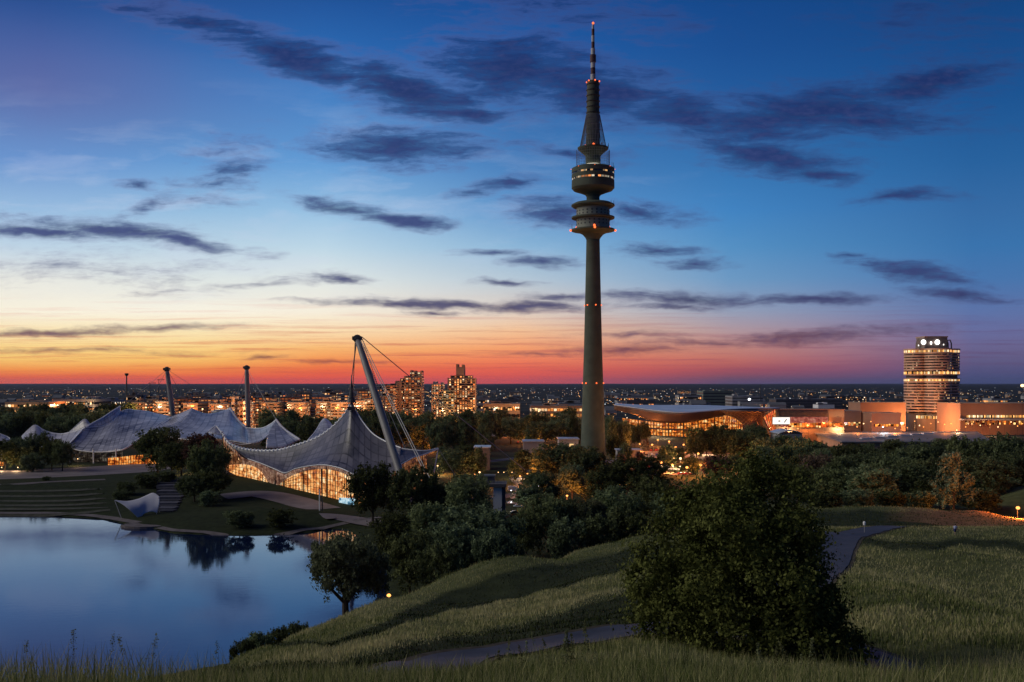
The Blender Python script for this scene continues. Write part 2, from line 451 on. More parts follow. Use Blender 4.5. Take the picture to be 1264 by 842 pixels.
M['win_flat'] = window_mat('win_flat', (4.2, 4.2, 3.0), 0.66, 0.55, ((255, 120, 50), (255, 165, 95), (255, 226, 180)), (24, 16, 13), 0.25)
M['win_sparse'] = window_mat('win_sparse', (3.6, 3.6, 3.0), 0.3, 1.2, off=(16, 15, 17), bar=0.3)
M['win_gold'] = window_mat('win_gold', (2.6, 2.6, 2.2), 0.7, 1.0, ((255, 110, 30), (255, 165, 70), (255, 225, 150)), (60, 26, 12))
M['win_office'] = window_mat('win_office', (1.8, 1.8, 4.0), 0.13, 0.6, ((220, 140, 90), (240, 180, 120), (255, 226, 180)), (22, 15, 13))
M['strip_warm'] = window_mat('strip_warm', (1.5, 1.5, 9.0), 0.93, 1.3, ((255, 165, 80), (255, 196, 120), (255, 232, 190)))
M['lamp_orange'] = glow('lamp_orange', (1.0, 0.34, 0.08), 3.2)
M['lamp_warm'] = glow('lamp_warm', (1.0, 0.60, 0.26), 4)
M['lamp_white'] = glow('lamp_white', (0.9, 0.95, 1.0), 8)
M['red_light'] = glow('red_light', (1.0, 0.15, 0.04), 2.2)
M['leaf_a'] = leaf_mat('leaf_a', (0.03, 0.048, 0.016), (0.25, 0.29, 0.115))
M['leaf_b'] = leaf_mat('leaf_b', (0.022, 0.038, 0.015), (0.20, 0.24, 0.105))
M['leaf_w'] = leaf_mat('leaf_w', (0.036, 0.05, 0.022), (0.25, 0.275, 0.14))
M['leaf_r'] = leaf_mat('leaf_r', (0.035, 0.02, 0.014), (0.22, 0.125, 0.085))
M['leaf_big'] = leaf_mat('leaf_big', (0.012, 0.026, 0.005), (0.25, 0.29, 0.08), 0.2, 0.8)

# ------------------------------------------------------------------ the hill and the low ground
def z2(v, Y):
    return float(v[1:]) if isinstance(v, str) else CZ - (v - HY) / F * Y

NEAR = [(1.5, 'z54.2'), (6, 'z53.9'), (9, 'z53.1')]
HILL = {   # picture column -> (distance, picture row or height in metres)
    -400: NEAR + [(16, 'z48.5'), (40, 'z37'), (90, 'z17'), (140, 'z2'), (165, 'z-4'), (900, 'z-6')],
    0: NEAR + [(16, 'z48.5'), (40, 'z37'), (90, 'z17'), (140, 'z2'), (165, 'z-4'), (900, 'z-6')],
    150: NEAR + [(18, 'z48.4'), (45, 'z38'), (90, 'z21'), (140, 'z5'), (175, 'z-4'), (900, 'z-6')],
    300: NEAR + [(20, 865), (50, 832), (80, 817), (98, 812), (108, 818), (130, 'z16'), (180, 'z0'), (205, 'z-4'), (900, 'z-6')],
    400: NEAR + [(20, 855), (35, 834), (60, 808), (90, 786), (112, 772), (122, 775), (150, 'z13'), (195, 'z1'), (218, 'z-4'), (900, 'z-6')],
    480: NEAR + [(20, 852), (35, 829), (60, 797), (80, 776), (95, 763), (115, 751), (128, 741), (138, 745), (165, 'z14'), (205, 'z2'), (245, 'z-3'), (900, 'z-6')],
    560: NEAR + [(20, 850), (30, 838), (38, 826), (42, 819), (46, 811), (60, 797), (85, 770), (100, 755), (115, 747), (130, 738), (142, 716), (150, 708), (158, 712), (190, 'z15'), (230, 'z4'), (280, 'z-2'), (900, 'z-6')],
    640: NEAR + [(20, 848), (33, 825), (38, 815), (42, 806), (47, 798), (60, 785), (75, 772), (92, 757), (108, 742), (118, 739), (128, 728), (140, 704), (150, 687), (157, 690), (185, 'z18'), (230, 'z6'), (290, 'z-2'), (900, 'z-6')],
    720: NEAR + [(20, 848), (36, 812), (46, 790), (52, 780), (62, 770), (78, 755), (92, 738), (105, 724), (115, 717), (125, 714), (145, 698), (160, 691), (172, 682), (185, 678), (194, 682), (225, 'z14'), (280, 'z3'), (330, 'z-2'), (900, 'z-6')],
    800: NEAR + [(20, 845), (40, 800), (48, 783), (54, 768), (64, 757), (80, 742), (95, 722), (110, 708), (122, 701), (140, 690), (165, 676), (190, 664), (200, 660), (210, 665), (250, 'z15'), (310, 'z4'), (370, 'z-2'), (900, 'z-6')],
    900: NEAR + [(22, 850), (42, 812), (52, 790), (58, 779), (75, 755), (100, 722), (130, 697), (160, 676), (200, 657), (230, 646), (245, 647), (300, 'z19'), (400, 'z7'), (500, 'z0'), (560, 'z-3'), (900, 'z-6')],
    1000: NEAR + [(25, 855), (42, 822), (50, 800), (56, 787), (75, 755), (100, 722), (125, 690), (150, 662), (160, 655), (178, 652), (205, 641), (232, 628), (245, 632), (300, 'z19'), (400, 'z8'), (500, 'z0'), (560, 'z-3'), (900, 'z-6')],
    1060: NEAR + [(25, 860), (42, 828), (50, 803), (60, 780), (80, 738), (110, 704), (140, 673), (155, 660), (163, 655), (174, 653), (205, 640), (232, 626), (246, 631), (300, 'z19'), (400, 'z8'), (500, 'z1'), (560, 'z-3'), (900, 'z-6')],
    1130: NEAR + [(28, 858), (38, 842), (43, 834), (50, 815), (60, 785), (85, 735), (110, 700), (150, 664), (168, 652), (186, 650.5), (205, 641), (234, 628), (250, 633), (300, 'z19'), (400, 'z8'), (500, 'z1'), (580, 'z-3'), (900, 'z-6')],
    1200: NEAR + [(30, 850), (45, 822), (60, 787), (85, 742), (110, 705), (150, 667), (168, 652), (178, 650), (196, 652), (220, 641), (245, 631), (262, 630), (278, 634), (312, 623), (328, 621), (350, 'z14'), (440, 'z4'), (600, 'z-3'), (900, 'z-6')],
    1264: NEAR + [(30, 850), (45, 822), (60, 789), (85, 744), (110, 707), (150, 668), (168, 651), (178, 649), (198, 651), (220, 646), (245, 642), (262, 640), (280, 638), (312, 608), (332, 600), (348, 604), (390, 'z13'), (480, 'z3'), (620, 'z-3'), (900, 'z-6')],
    1400: NEAR + [(30, 850), (45, 822), (60, 789), (85, 744), (110, 707), (150, 668), (168, 651), (178, 649), (198, 651), (220, 646), (245, 642), (262, 636), (280, 628), (312, 590), (332, 582), (348, 587), (400, 'z14'), (500, 'z3'), (640, 'z-3'), (900, 'z-6')],
    1800: NEAR + [(30, 850), (45, 822), (60, 789), (85, 744), (110, 707), (150, 668), (168, 651), (178, 649), (198, 651), (220, 646), (245, 642), (262, 636), (280, 628), (312, 590), (332, 582), (348, 587), (400, 'z14'), (500, 'z3'), (640, 'z-3'), (900, 'z-6')],
}
def pchip(xk, yk, x):
    xk = np.asarray(xk, float); yk = np.asarray(yk, float)
    h = np.diff(xk); sh = (-1,) + (1,) * (yk.ndim - 1)
    hh = h.reshape(sh)
    d = np.diff(yk, axis=0) / hh
    m = np.zeros_like(yk)
    w1 = 2 * hh[1:] + hh[:-1]; w2 = hh[1:] + 2 * hh[:-1]
    with np.errstate(divide='ignore', invalid='ignore'):
        mi = (w1 + w2) / (w1 / d[:-1] + w2 / d[1:])
    m[1:-1] = np.where(d[:-1] * d[1:] > 0, mi, 0)
    m[0] = d[0]; m[-1] = d[-1]
    i = np.clip(np.searchsorted(xk, x, side='right') - 1, 0, len(xk) - 2)
    t = ((x - xk[i]) / h[i]).reshape((-1,) + (1,) * (yk.ndim - 1))
    H = h[i].reshape(t.shape)
    return (yk[i] * (2 * t**3 - 3 * t**2 + 1) + m[i] * H * (t**3 - 2 * t**2 + t) + yk[i + 1] * (-2 * t**3 + 3 * t**2) + m[i + 1] * H * (t**3 - t**2))

TY = np.concatenate((np.arange(1.5, 60, 0.5), np.arange(60, 901, 1.5)))
TPX = np.arange(-400, 1801, 10.0)
_hc = sorted(HILL)
_cols = np.stack([pchip([q[0] for q in HILL[c]], [z2(q[1], q[0]) for q in HILL[c]], TY) for c in _hc])
HTAB = pchip(np.array(_hc, float), _cols, TPX)          # (px, Y)
def hill(x, y):
    y0 = np.clip(y, TY[0], TY[-1]); yq = np.maximum(y, 2.0)
    px = np.clip(CX + F * x / yq, TPX[0], TPX[-1])
    fp = (px - TPX[0]) / 10.0; ip = np.clip(fp.astype(int), 0, len(TPX) - 2); fp = fp - ip
    iy = np.clip(np.searchsorted(TY, y0, side='right') - 1, 0, len(TY) - 2)
    fy = (y0 - TY[iy]) / (TY[iy + 1] - TY[iy])
    a = HTAB[ip, iy] * (1 - fy) + HTAB[ip, iy + 1] * fy
    b = HTAB[ip + 1, iy] * (1 - fy) + HTAB[ip + 1, iy + 1] * fy
    z = a * (1 - fp) + b * fp
    bump = 0.10 * np.sin(x * 0.9 + 1.3 * np.sin(y * 0.31)) * np.sin(y * 0.55 + x * 0.21) + 0.22 * np.sin(x * 0.13 + y * 0.09) * np.sin(y * 0.16 - x * 0.05)
    pxx = CX + F * x / yq
    roll = 0.9 * np.sin(x * 0.16 + y * 0.05 + 1.2 * np.sin(y * 0.045)) * np.clip((pxx - 1040) / 80, 0, 1) * np.clip((y - 35) / 40, 0, 1) * np.clip((165 - y) / 30, 0, 1)
    return z + bump * np.clip((y - 9) / 20, 0, 1) + roll

LAKE_Z = -2.0
def lake_pt(px, py):
    Y = (CZ - LAKE_Z) * F / (py - HY)
    return ((px - CX) / F * Y, Y)
LAKE = [lake_pt(*q) for q in [(-420, 633), (-150, 635), (0, 637), (70, 637.5), (128, 641), (150, 646), (166, 651), (186, 652), (196, 655), (216, 659), (250, 660), (300, 661), (350, 660), (384, 658), (398, 654), (428, 653), (438, 660),
        (446, 676), (470, 690), (478, 712), (474, 742)]] + [(-34, 236), (-48, 214), (-70, 196), (-110, 160), (-160, 140), (-260, 140), (-430, 200)]
LK = np.array(LAKE)
def lake_sd(x, y):
    """signed distance to the lake outline, negative in the water"""
    d = np.full(np.shape(x), 1e9); ins = np.zeros(np.shape(x), bool)
    for i in range(len(LK)):
        a = LK[i]; b = LK[(i + 1) % len(LK)]
        ex, ey = b - a; wx = x - a[0]; wy = y - a[1]
        t = np.clip((wx * ex + wy * ey) / (ex * ex + ey * ey), 0, 1)
        d = np.minimum(d, np.hypot(wx - ex * t, wy - ey * t))
        c = ((a[1] > y) != (b[1] > y)) & (x < (b[0] - a[0]) * (y - a[1]) / (b[1] - a[1] + 1e-12) + a[0])
        ins ^= c
    return np.where(ins, -d, d)

def sstep(a, b, v):
    t = np.clip((v - a) / (b - a), 0, 1); return t * t * (3 - 2 * t)

def low(x, y):
    px = CX + F * x / np.maximum(y, 50)
    near = (y > 100) & (y < 700) & (px < 700)
    sd = np.full(np.shape(x), 99.0)
    sd[near] = lake_sd(x[near], y[near])
    bank = np.where(sd < 0, LAKE_Z - 0.35 - np.clip(-sd * 0.5, 0, 2.0), LAKE_Z + np.clip(0.35 + sd * 0.14, 0, 2.0))
    left = 3.0 * sstep(445, 525, y)
    step = np.where((px < 142) & (y > 448) & (y < 528), 1.1 * (np.abs(((y + 0.10 * x) / 13.0) % 1 - 0.3) - 0.35), 0)
    hall = 6.0 * sstep(432, 545, y)
    w = sstep(190, 250, px)
    rise = left * (1 - w) + hall * w
    rise = rise * (1 - sstep(455, 540, px)) * (1 - 0.6 * sstep(620, 800, y)) * (1 - sstep(800, 1100, y))
    mound = 2.8 * np.exp(-(((x + 112) / 20) ** 2 + ((y - 425) / 16) ** 2)) + 2.0 * np.exp(-(((x + 88) / 16) ** 2 + ((y - 418) / 12) ** 2))
    k = np.clip(sd / 8, 0, 1)
    far = 60.0 * sstep(14000, 30000, y) * (0.2 + 0.12 * np.sin(x / 2600.0) + 0.07 * np.sin(x / 900.0 + 1))
    return bank + (rise + mound + step) * k + far

def G(x, y):
    x = np.asarray(x, float); y = np.asarray(y, float)
    sh = np.broadcast(x, y).shape
    x, y = np.broadcast_to(x, sh).ravel(), np.broadcast_to(y, sh).ravel()
    h = hill(x, y); l = low(x, y)
    k = 1.5                                             # soft maximum
    t = np.clip(0.5 + 0.5 * (h - l) / k, 0, 1)
    z = l * (1 - t) + h * t + k * t * (1 - t) * 0.5
    z = np.where(h > l + k, h, np.where(h < l - k, l, z))
    return z.reshape(sh)
def g1(x, y): return float(G(np.array([x]), np.array([y]))[0])

def to_px(x, y, z):
    y = np.maximum(y, 0.5)
    return CX + F * x / y, HY + F * (CZ - z) / y

BX = [400, 480, 560, 640, 720, 800]
B_CREST, B_R2B, B_R1T = [771, 740, 708, 687, 680, 660], [793, 766, 727, 703, 691, 674], [800, 780, 752, 741, 716, 700]
B_R1B, B_PT, B_NT = [819, 802, 782, 774, 744, 724], [830, 826, 812, 800, 782, 769], [838, 832, 824, 812, 798, 786]
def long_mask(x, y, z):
    """1 where the meadow stands long and dry, 0 where it is mown or darkened as a shaded hollow"""
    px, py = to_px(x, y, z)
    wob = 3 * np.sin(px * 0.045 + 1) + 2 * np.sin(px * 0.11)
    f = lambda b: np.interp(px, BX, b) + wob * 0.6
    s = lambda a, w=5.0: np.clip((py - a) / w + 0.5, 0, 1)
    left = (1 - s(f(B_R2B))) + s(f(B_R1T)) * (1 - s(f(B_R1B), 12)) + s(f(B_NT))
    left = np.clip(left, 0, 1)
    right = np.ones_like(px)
    right *= 1 - 0.95 * s(667 + wob * 0.7, 4) * (1 - s(677 + wob, 5)) * (px > 1045)  # shading of a shallow hollow, laid in as a dark mown streak
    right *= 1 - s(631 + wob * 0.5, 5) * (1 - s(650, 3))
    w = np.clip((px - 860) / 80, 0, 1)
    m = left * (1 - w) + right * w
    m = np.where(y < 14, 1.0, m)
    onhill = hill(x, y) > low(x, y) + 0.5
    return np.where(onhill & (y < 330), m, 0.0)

M['terrace_lip'] = plain('terrace_lip', (0.085, 0.085, 0.062), 0.9, 0.1, 0.3, 0.4)
PATHS = {
    'hill_path': ([(500, 842, 34), (560, 818, 42), (640, 802, 44.5), (720, 785, 49), (800, 775, 51), (870, 775, 54), (950, 785, 54), (1020, 797, 51), (1080, 816, 46), (1130, 838, 42), (1220, 866, 38)], 3.4),
    'upper_road': ([(1120, 652, 174), (1075, 655, 163), (1044, 661, 152), (1030, 678, 135), (1020, 696, 119), (996, 716, 102), (962, 738, 85), (936, 758, 70), (935, 781, 54)], 5.2),
    'side_road': ([(1042, 660, 154), (1010, 655, 158), (960, 655, 165), (900, 662, 175)], 4.6),
}
PATHW = {k: (np.array([((px - CX) / F * Y, Y) for px, py, Y in pts]), w) for k, (pts, w) in PATHS.items()}
def smooth_line(pts, n=12):
    pts = np.array(pts, float); out = []
    for i in range(len(pts) - 1):
        p0, p1, p2, p3 = pts[max(i - 1, 0)], pts[i], pts[i + 1], pts[min(i + 2, len(pts) - 1)]
        for k in range(n):
            t = k / n
            out.append(0.5 * ((2 * p1) + (-p0 + p2) * t + (2 * p0 - 5 * p1 + 4 * p2 - p3) * t * t + (-p0 + 3 * p1 - 3 * p2 + p3) * t**3))
    out.append(pts[-1]); return np.array(out)
def path_dist(x, y):
    d = np.full(np.shape(x), 1e9)
    for pts, w in PATHW.values():
        for a, b in zip(pts[:-1], pts[1:]):
            e = b - a; t = np.clip(((x - a[0]) * e[0] + (y - a[1]) * e[1]) / (e @ e), 0, 1)
            d = np.minimum(d, np.hypot(x - a[0] - e[0] * t, y - a[1] - e[1] * t) - w / 2)
    return d

_Yr = np.concatenate((np.arange(-8, 20, 0.4), np.arange(20, 200, 0.9), np.arange(200, 700, 2.0), 700 * 1.03 ** np.arange(0, 152)))
_S = np.linspace(-1.2, 1.2, 481)
gx = _S[None, :] * (_Yr[:, None] + 10.0); gy = np.repeat(_Yr[:, None], len(_S), 1)
gz = G(gx, gy)
_m, _n = gx.shape
idx = np.arange(_m * _n).reshape(_m, _n)
quads = np.stack((idx[:-1, :-1], idx[:-1, 1:], idx[1:, 1:], idx[1:, :-1]), -1).reshape(-1, 4)

mg, t, out = new_mat('ground')
at = t.add('ShaderNodeAttribute', attribute_name='long'); hl = t.add('ShaderNodeAttribute', attribute_name='town')
geo = t.add('ShaderNodeNewGeometry')
n1 = t.noise(geo.outputs['Position'], 0.35, 6, 0.65); n2 = t.noise(geo.outputs['Position'], 0.006, 5, 0.6)
mown = t.ramp(n1, [(0.3, (0.020, 0.026, 0.014, 1)), (0.7, (0.042, 0.052, 0.025, 1))])  # mown grass, darkened further to hold the shade of the hollows
longc = t.ramp(n1, [(0.3, (0.06, 0.07, 0.028, 1)), (0.7, (0.13, 0.14, 0.06, 1))])
town = t.ramp(n2, [(0.4, (0.018, 0.024, 0.024, 1)), (0.62, (0.05, 0.055, 0.06, 1))])
bank_at = t.add('ShaderNodeAttribute', attribute_name='bank')
lamplit_tone = t.ramp(n1, [(0.3, (0.16, 0.085, 0.045, 1)), (0.7, (0.30, 0.17, 0.09, 1))])  # orange lamplight on the bank, put into the ground colour
c = t.mix(at.outputs['Fac'], mown, longc); c = t.mix(bank_at.outputs['Fac'], c, lamplit_tone); c = t.mix(hl.outputs['Fac'], c, town)
b = t.add('ShaderNodeBsdfPrincipled'); t.put(b.inputs['Base Color'], c); b.inputs['Roughness'].default_value = 1; b.inputs['Specular IOR Level'].default_value = 0.05
bn = t.add('ShaderNodeBump'); bn.inputs['Strength'].default_value = 0.6; bn.inputs['Distance'].default_value = 0.25
t.put(bn.inputs['Height'], t.noise(geo.outputs['Position'], 1.8, 5, 0.7)); t.l.new(bn.outputs[0], b.inputs['Normal'])
t.l.new(b.outputs[0], out.inputs[0])
_px, _py = to_px(gx, gy, gz)
_bank = np.clip((_px - 1090) / 60, 0, 1) * (gy > 198) * (gy < 275) * (gz > 5)
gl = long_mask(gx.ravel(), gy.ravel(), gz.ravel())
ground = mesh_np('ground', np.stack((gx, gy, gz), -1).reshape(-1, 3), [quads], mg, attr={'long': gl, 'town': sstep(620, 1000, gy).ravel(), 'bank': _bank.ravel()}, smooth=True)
tag(ground, kind='structure')

mw, t, out = new_mat('lake_water')
geo = t.add('ShaderNodeNewGeometry')
mp = t.add('ShaderNodeMapping'); mp.inputs['Scale'].default_value = (0.25, 0.5, 1); t.l.new(geo.outputs['Position'], mp.inputs['Vector'])
bn = t.add('ShaderNodeBump'); bn.inputs['Strength'].default_value = 0.02; bn.inputs['Distance'].default_value = 0.4
t.put(bn.inputs['Height'], t.noise(mp.outputs[0], 1.2, 4, 0.6))
b = t.add('ShaderNodeBsdfPrincipled')
b.inputs['Base Color'].default_value = (0.006, 0.016, 0.06, 1)
t.put(b.inputs['Roughness'], t.mapr(t.noise(geo.outputs['Position'], 0.02, 4), 0.4, 0.7, 0.02, 0.07))
b.inputs['IOR'].default_value = 1.62
b.inputs['Specular Tint'].default_value = (0.30, 0.49, 1.1, 1)
t.l.new(bn.outputs[0], b.inputs['Normal']); t.l.new(b.outputs[0], out.inputs[0])
mb = MB(); mb.v = [(x, y, LAKE_Z) for x, y in LAKE]; mb.f = [tuple(range(len(LAKE)))]
# the sheet runs a little under its banks
cxy = LK.mean(0); mb.v = [(cxy[0] + (x - cxy[0]) * 1.02, cxy[1] + (y - cxy[1]) * 1.012, LAKE_Z) for x, y in LAKE]
tag(build('lake', mb, mw), kind='structure')

def strip(name, pts, width, mat, dz=0.06, n=5, kind='structure', smooth_n=12):
    c = smooth_line(pts, smooth_n)
    d = np.gradient(c, axis=0); d /= np.linalg.norm(d, axis=1)[:, None] + 1e-9
    nrm = np.stack((-d[:, 1], d[:, 0]), -1)
    ts = np.linspace(-0.5, 0.5, n)
    A = c[:, None, :] + nrm[:, None, :] * (ts * width)[None, :, None]
    z = G(A[..., 0], A[..., 1])
    z = np.maximum(z, z.mean(1, keepdims=True) - 0.1) + dz
    mb = MB(); mb.grid(np.concatenate((A, z[..., None]), -1))
    return tag(build(name, mb, mat, smooth=True), kind=kind)
M['verge'] = plain('verge', (0.07, 0.06, 0.045), 0.95, 0.1, 1.5, 0.5)
for k, (pts, w) in PATHW.items():
    strip('path_verge', pts, w + 1.0, M['verge'], 0.06 if k == 'hill_path' else 0.05, 9)
    strip(k, pts, w, M['asphalt'], 0.10 if k == 'hill_path' else 0.12 if k == 'upper_road' else 0.09, 7)

def gpt(px, py, z=0.0):
    Y = (CZ - z) * F / (py - HY); return ((px - CX) / F * Y, Y)
strip('lake_path', [gpt(*q) for q in [(-150, 631, -1), (0, 633, -1), (70, 633.5, -1), (126, 637, -1), (150, 641, -1), (170, 645, -1)]], 4.0, M['gravel'], 0.08)
strip('lake_path', [gpt(*q) for q in [(196, 650, -1), (218, 654, -1), (255, 656, -1), (300, 658, -.6), (345, 656, -.6), (392, 650, -.6), (430, 645, -.5), (470, 640, -.5)]], 3.4, M['gravel'], 0.08)
strip('plaza', [gpt(-160, 588, 3), gpt(0, 586, 3), gpt(80, 583, 3), gpt(150, 579, 3), gpt(210, 574, 3), gpt(250, 568, 3.5)], 62, M['paving'], 0.07, 13)
strip('plaza', [gpt(-160, 604, 2.4), gpt(0, 599, 2.6), gpt(70, 595, 2.8), gpt(130, 592, 3)], 7, M['gravel'], 0.10, 5)
for i_, yy_ in enumerate((604.5, 610, 615.5, 621, 626.5, 631.5)):
    strip('lawn_terrace', [gpt(a_, yy_ + dy_, 2.6 - i_ * .55) for a_, dy_ in ((-150, -1), (-60, 0), (0, .3), (50, .4), (100, 0), (126 + i_ * 2, -1.5))], 4.6, M['terrace_lip'], 0.12, 5)
strip('plaza', [gpt(276, 608, 4), gpt(320, 606, 4), gpt(360, 613, 3), gpt(400, 626, 1.2)], 17, M['paving'], 0.07, 7)
strip('plaza', [gpt(398, 641, 0), gpt(420, 640, 0), gpt(450, 644, -.3), gpt(480, 650, -.3)], 12, M['paving'], 0.07, 7)
strip('park_road', [(-60, 470), (-22, 480), (2, 500), (8, 540), (4, 600), (20, 700), (60, 780)], 11, M['asphalt'], 0.08, 5)
strip('park_road', [gpt(600, 570), gpt(680, 562), gpt(730, 566), gpt(800, 577), gpt(880, 580), gpt(960, 574)], 12, M['asphalt'], 0.10, 5)
strip('parking_lot', [gpt(770, 560), gpt(810, 561), gpt(860, 562), gpt(900, 563)], 74, M['gravel'], 0.06, 9)
strip('parking_lot', [gpt(622, 536), gpt(660, 538), gpt(712, 538)], 90, M['gravel'], 0.06, 9)

# ------------------------------------------------------------------ meadow grass
def blades(x, y, z, h, w, lean, ang):
    n = len(x); ca, sa = np.cos(ang), np.sin(ang)
    la = ang + np.pi / 2 + rng.normal(0, 0.6, n); lx, ly = np.cos(la) * lean, np.sin(la) * lean
    v = np.empty((n, 5, 3))
    v[:, 0] = np.stack((x - ca * w, y - sa * w, z - 0.05), -1); v[:, 1] = np.stack((x + ca * w, y + sa * w, z - 0.05), -1)
    mx, my = x + lx * h * 0.35, y + ly * h * 0.35
    v[:, 2] = np.stack((mx + ca * w * 0.7, my + sa * w * 0.7, z + h * 0.58), -1); v[:, 3] = np.stack((mx - ca * w * 0.7, my - sa * w * 0.7, z + h * 0.58), -1)
    v[:, 4] = np.stack((x + lx * h, y + ly * h, z + h), -1)
    i = np.arange(n)[:, None] * 5
    return v.reshape(-1, 3), i + np.array([[0, 1, 2, 3]]), i + np.array([[3, 2, 4]])

def scatter(n, y0, y1, smax, power):
    """random spots, denser near the eye"""
    u = rng.random(n); y = y0 * (y1 / y0) ** (u ** power)
    x = (rng.random(n) * 2 - 1) * smax * (y + 4)
    return x, y
def grass_field(n, y0, y1, smax, power, h0, h1, w, mown=0.0):
    x, y = scatter(n, y0, y1, smax, power); z = G(x, y)
    lm = long_mask(x, y, z)
    px, py = to_px(x, y, z)
    patch = 0.6 + 0.4 * np.sin(x * 0.6 + 2 * np.sin(y * 0.4)) * np.sin(y * 0.8 + x * 0.3)
    keep = (rng.random(n) < np.maximum(lm * (0.45 + 0.55 * patch), mown)) & (path_dist(x, y) > 0.25 + 0.5 * rng.random(n)) & (z > 3)
    x, y, z, lm, patch = x[keep], y[keep], z[keep], lm[keep], patch[keep]
    h = (h0 + (h1 - h0) * rng.random(len(x)) ** 2.2) * np.clip(lm, 0.25, 1) * (0.65 + 0.5 * patch)
    return blades(x, y, z, h, w * (0.6 + 0.8 * rng.random(len(x))), rng.random(len(x)) * 0.55, rng.random(len(x)) * 6.28)
mgr, t, out = new_mat('grass_blades')
geo = t.add('ShaderNodeNewGeometry')
n1 = t.noise(geo.outputs['Position'], 0.25, 4)
n0 = t.noise(geo.outputs['Position'], 0.035, 5, 0.65)
f = t.math('ADD', t.math('MULTIPLY', n1, 0.5), t.math('MULTIPLY_ADD', n0, 1.9, -0.80))
c = t.ramp(t.math('MULTIPLY_ADD', geo.outputs['Random Per Island'], 0.55, f), [(0.25, (0.038, 0.066, 0.016, 1)), (0.5, (0.18, 0.21, 0.066, 1)), (1.0, (0.60, 0.53, 0.27, 1))])
d = t.add('ShaderNodeBsdfDiffuse'); t.l.new(c, d.inputs[0]); tr = t.add('ShaderNodeBsdfTranslucent'); t.l.new(c, tr.inputs[0])
mx = t.add('ShaderNodeMixShader'); mx.inputs[0].default_value = 0.35
t.l.new(d.outputs[0], mx.inputs[1]); t.l.new(tr.outputs[0], mx.inputs[2]); t.l.new(mx.outputs[0], out.inputs[0])
for args in ((150000, 5.0, 16, 0.62, 1.0, 0.10, 0.42, 0.0035), (170000, 14, 60, 0.6, 0.9, 0.14, 0.5, 0.010), (420000, 50, 240, 0.6, 0.8, 0.14, 0.55, 0.03, 0.0)):
    v, q, tri = grass_field(*args)
    tag(mesh_np('meadow_grass', v, [q, tri], mgr), kind='stuff')

# mown grass of the hollows: short blades, their dark colour also holding the hollows' shade
mgs, t, out = new_mat('short_grass')
geo = t.add('ShaderNodeNewGeometry')
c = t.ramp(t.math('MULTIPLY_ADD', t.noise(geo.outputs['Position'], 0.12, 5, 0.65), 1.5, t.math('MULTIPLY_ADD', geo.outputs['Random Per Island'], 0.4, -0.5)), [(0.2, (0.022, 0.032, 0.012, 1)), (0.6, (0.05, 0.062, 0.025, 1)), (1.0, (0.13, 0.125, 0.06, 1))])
d = t.add('ShaderNodeBsdfDiffuse'); t.l.new(c, d.inputs[0]); t.l.new(d.outputs[0], out.inputs[0])
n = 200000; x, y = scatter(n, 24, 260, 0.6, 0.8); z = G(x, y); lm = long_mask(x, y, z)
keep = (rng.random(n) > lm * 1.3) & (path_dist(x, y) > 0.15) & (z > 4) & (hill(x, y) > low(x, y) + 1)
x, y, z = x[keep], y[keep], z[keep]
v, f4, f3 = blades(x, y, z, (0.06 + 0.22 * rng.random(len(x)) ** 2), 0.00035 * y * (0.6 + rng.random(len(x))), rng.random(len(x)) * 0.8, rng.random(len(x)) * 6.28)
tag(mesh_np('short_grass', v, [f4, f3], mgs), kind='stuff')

# ------------------------------------------------------------------ trees
def leaf_quads(c, size, nrm_bias):
    """diamond leaves at points c (n,3); nrm_bias (n,3) is the outward direction"""
    n = len(c)
    nr = nrm_bias + rng.normal(0, 0.75, (n, 3)); nr /= np.linalg.norm(nr, axis=1)[:, None] + 1e-9
    a = np.cross(nr, rng.normal(0, 1, (n, 3))); a /= np.linalg.norm(a, axis=1)[:, None] + 1e-9
    b = np.cross(nr, a)
    s = (size * (0.6 + 0.8 * rng.random(n)))[:, None]
    v = np.empty((n, 4, 3)); v[:, 0] = c - a * s; v[:, 1] = c - b * s * 0.6; v[:, 2] = c + a * s; v[:, 3] = c + b * s * 0.6
    v[:, 0] += nr * s * 0.25; v[:, 2] += nr * s * 0.25
    return v.reshape(-1, 3), np.arange(n * 4).reshape(n, 4)

def crown_points(n, lobes, inner=0.35):
    """points in the outer shells of overlapping lobes (cx, cy, cz, rx, ry, rz)"""
    L = np.array(lobes, float); wgt = (L[:, 3] * L[:, 4] * L[:, 5]) ** 0.67; wgt /= wgt.sum()
    k = rng.choice(len(L), n, p=wgt)
    d = rng.normal(0, 1, (n, 3)); d /= np.linalg.norm(d, axis=1)[:, None]
    tuft = 1 + 0.13 * np.sin(d[:, 0] * 7 + k) * np.sin(d[:, 1] * 6 + 2 * k) + 0.10 * np.sin(d[:, 2] * 9 + k * 3)
    r = np.where(rng.random(n) < inner, rng.random(n) ** 0.5, 0.82 + 0.26 * rng.random(n) ** 1.6) * tuft
    p = L[k, :3] + d * L[k, 3:] * r[:, None]
    return p, d

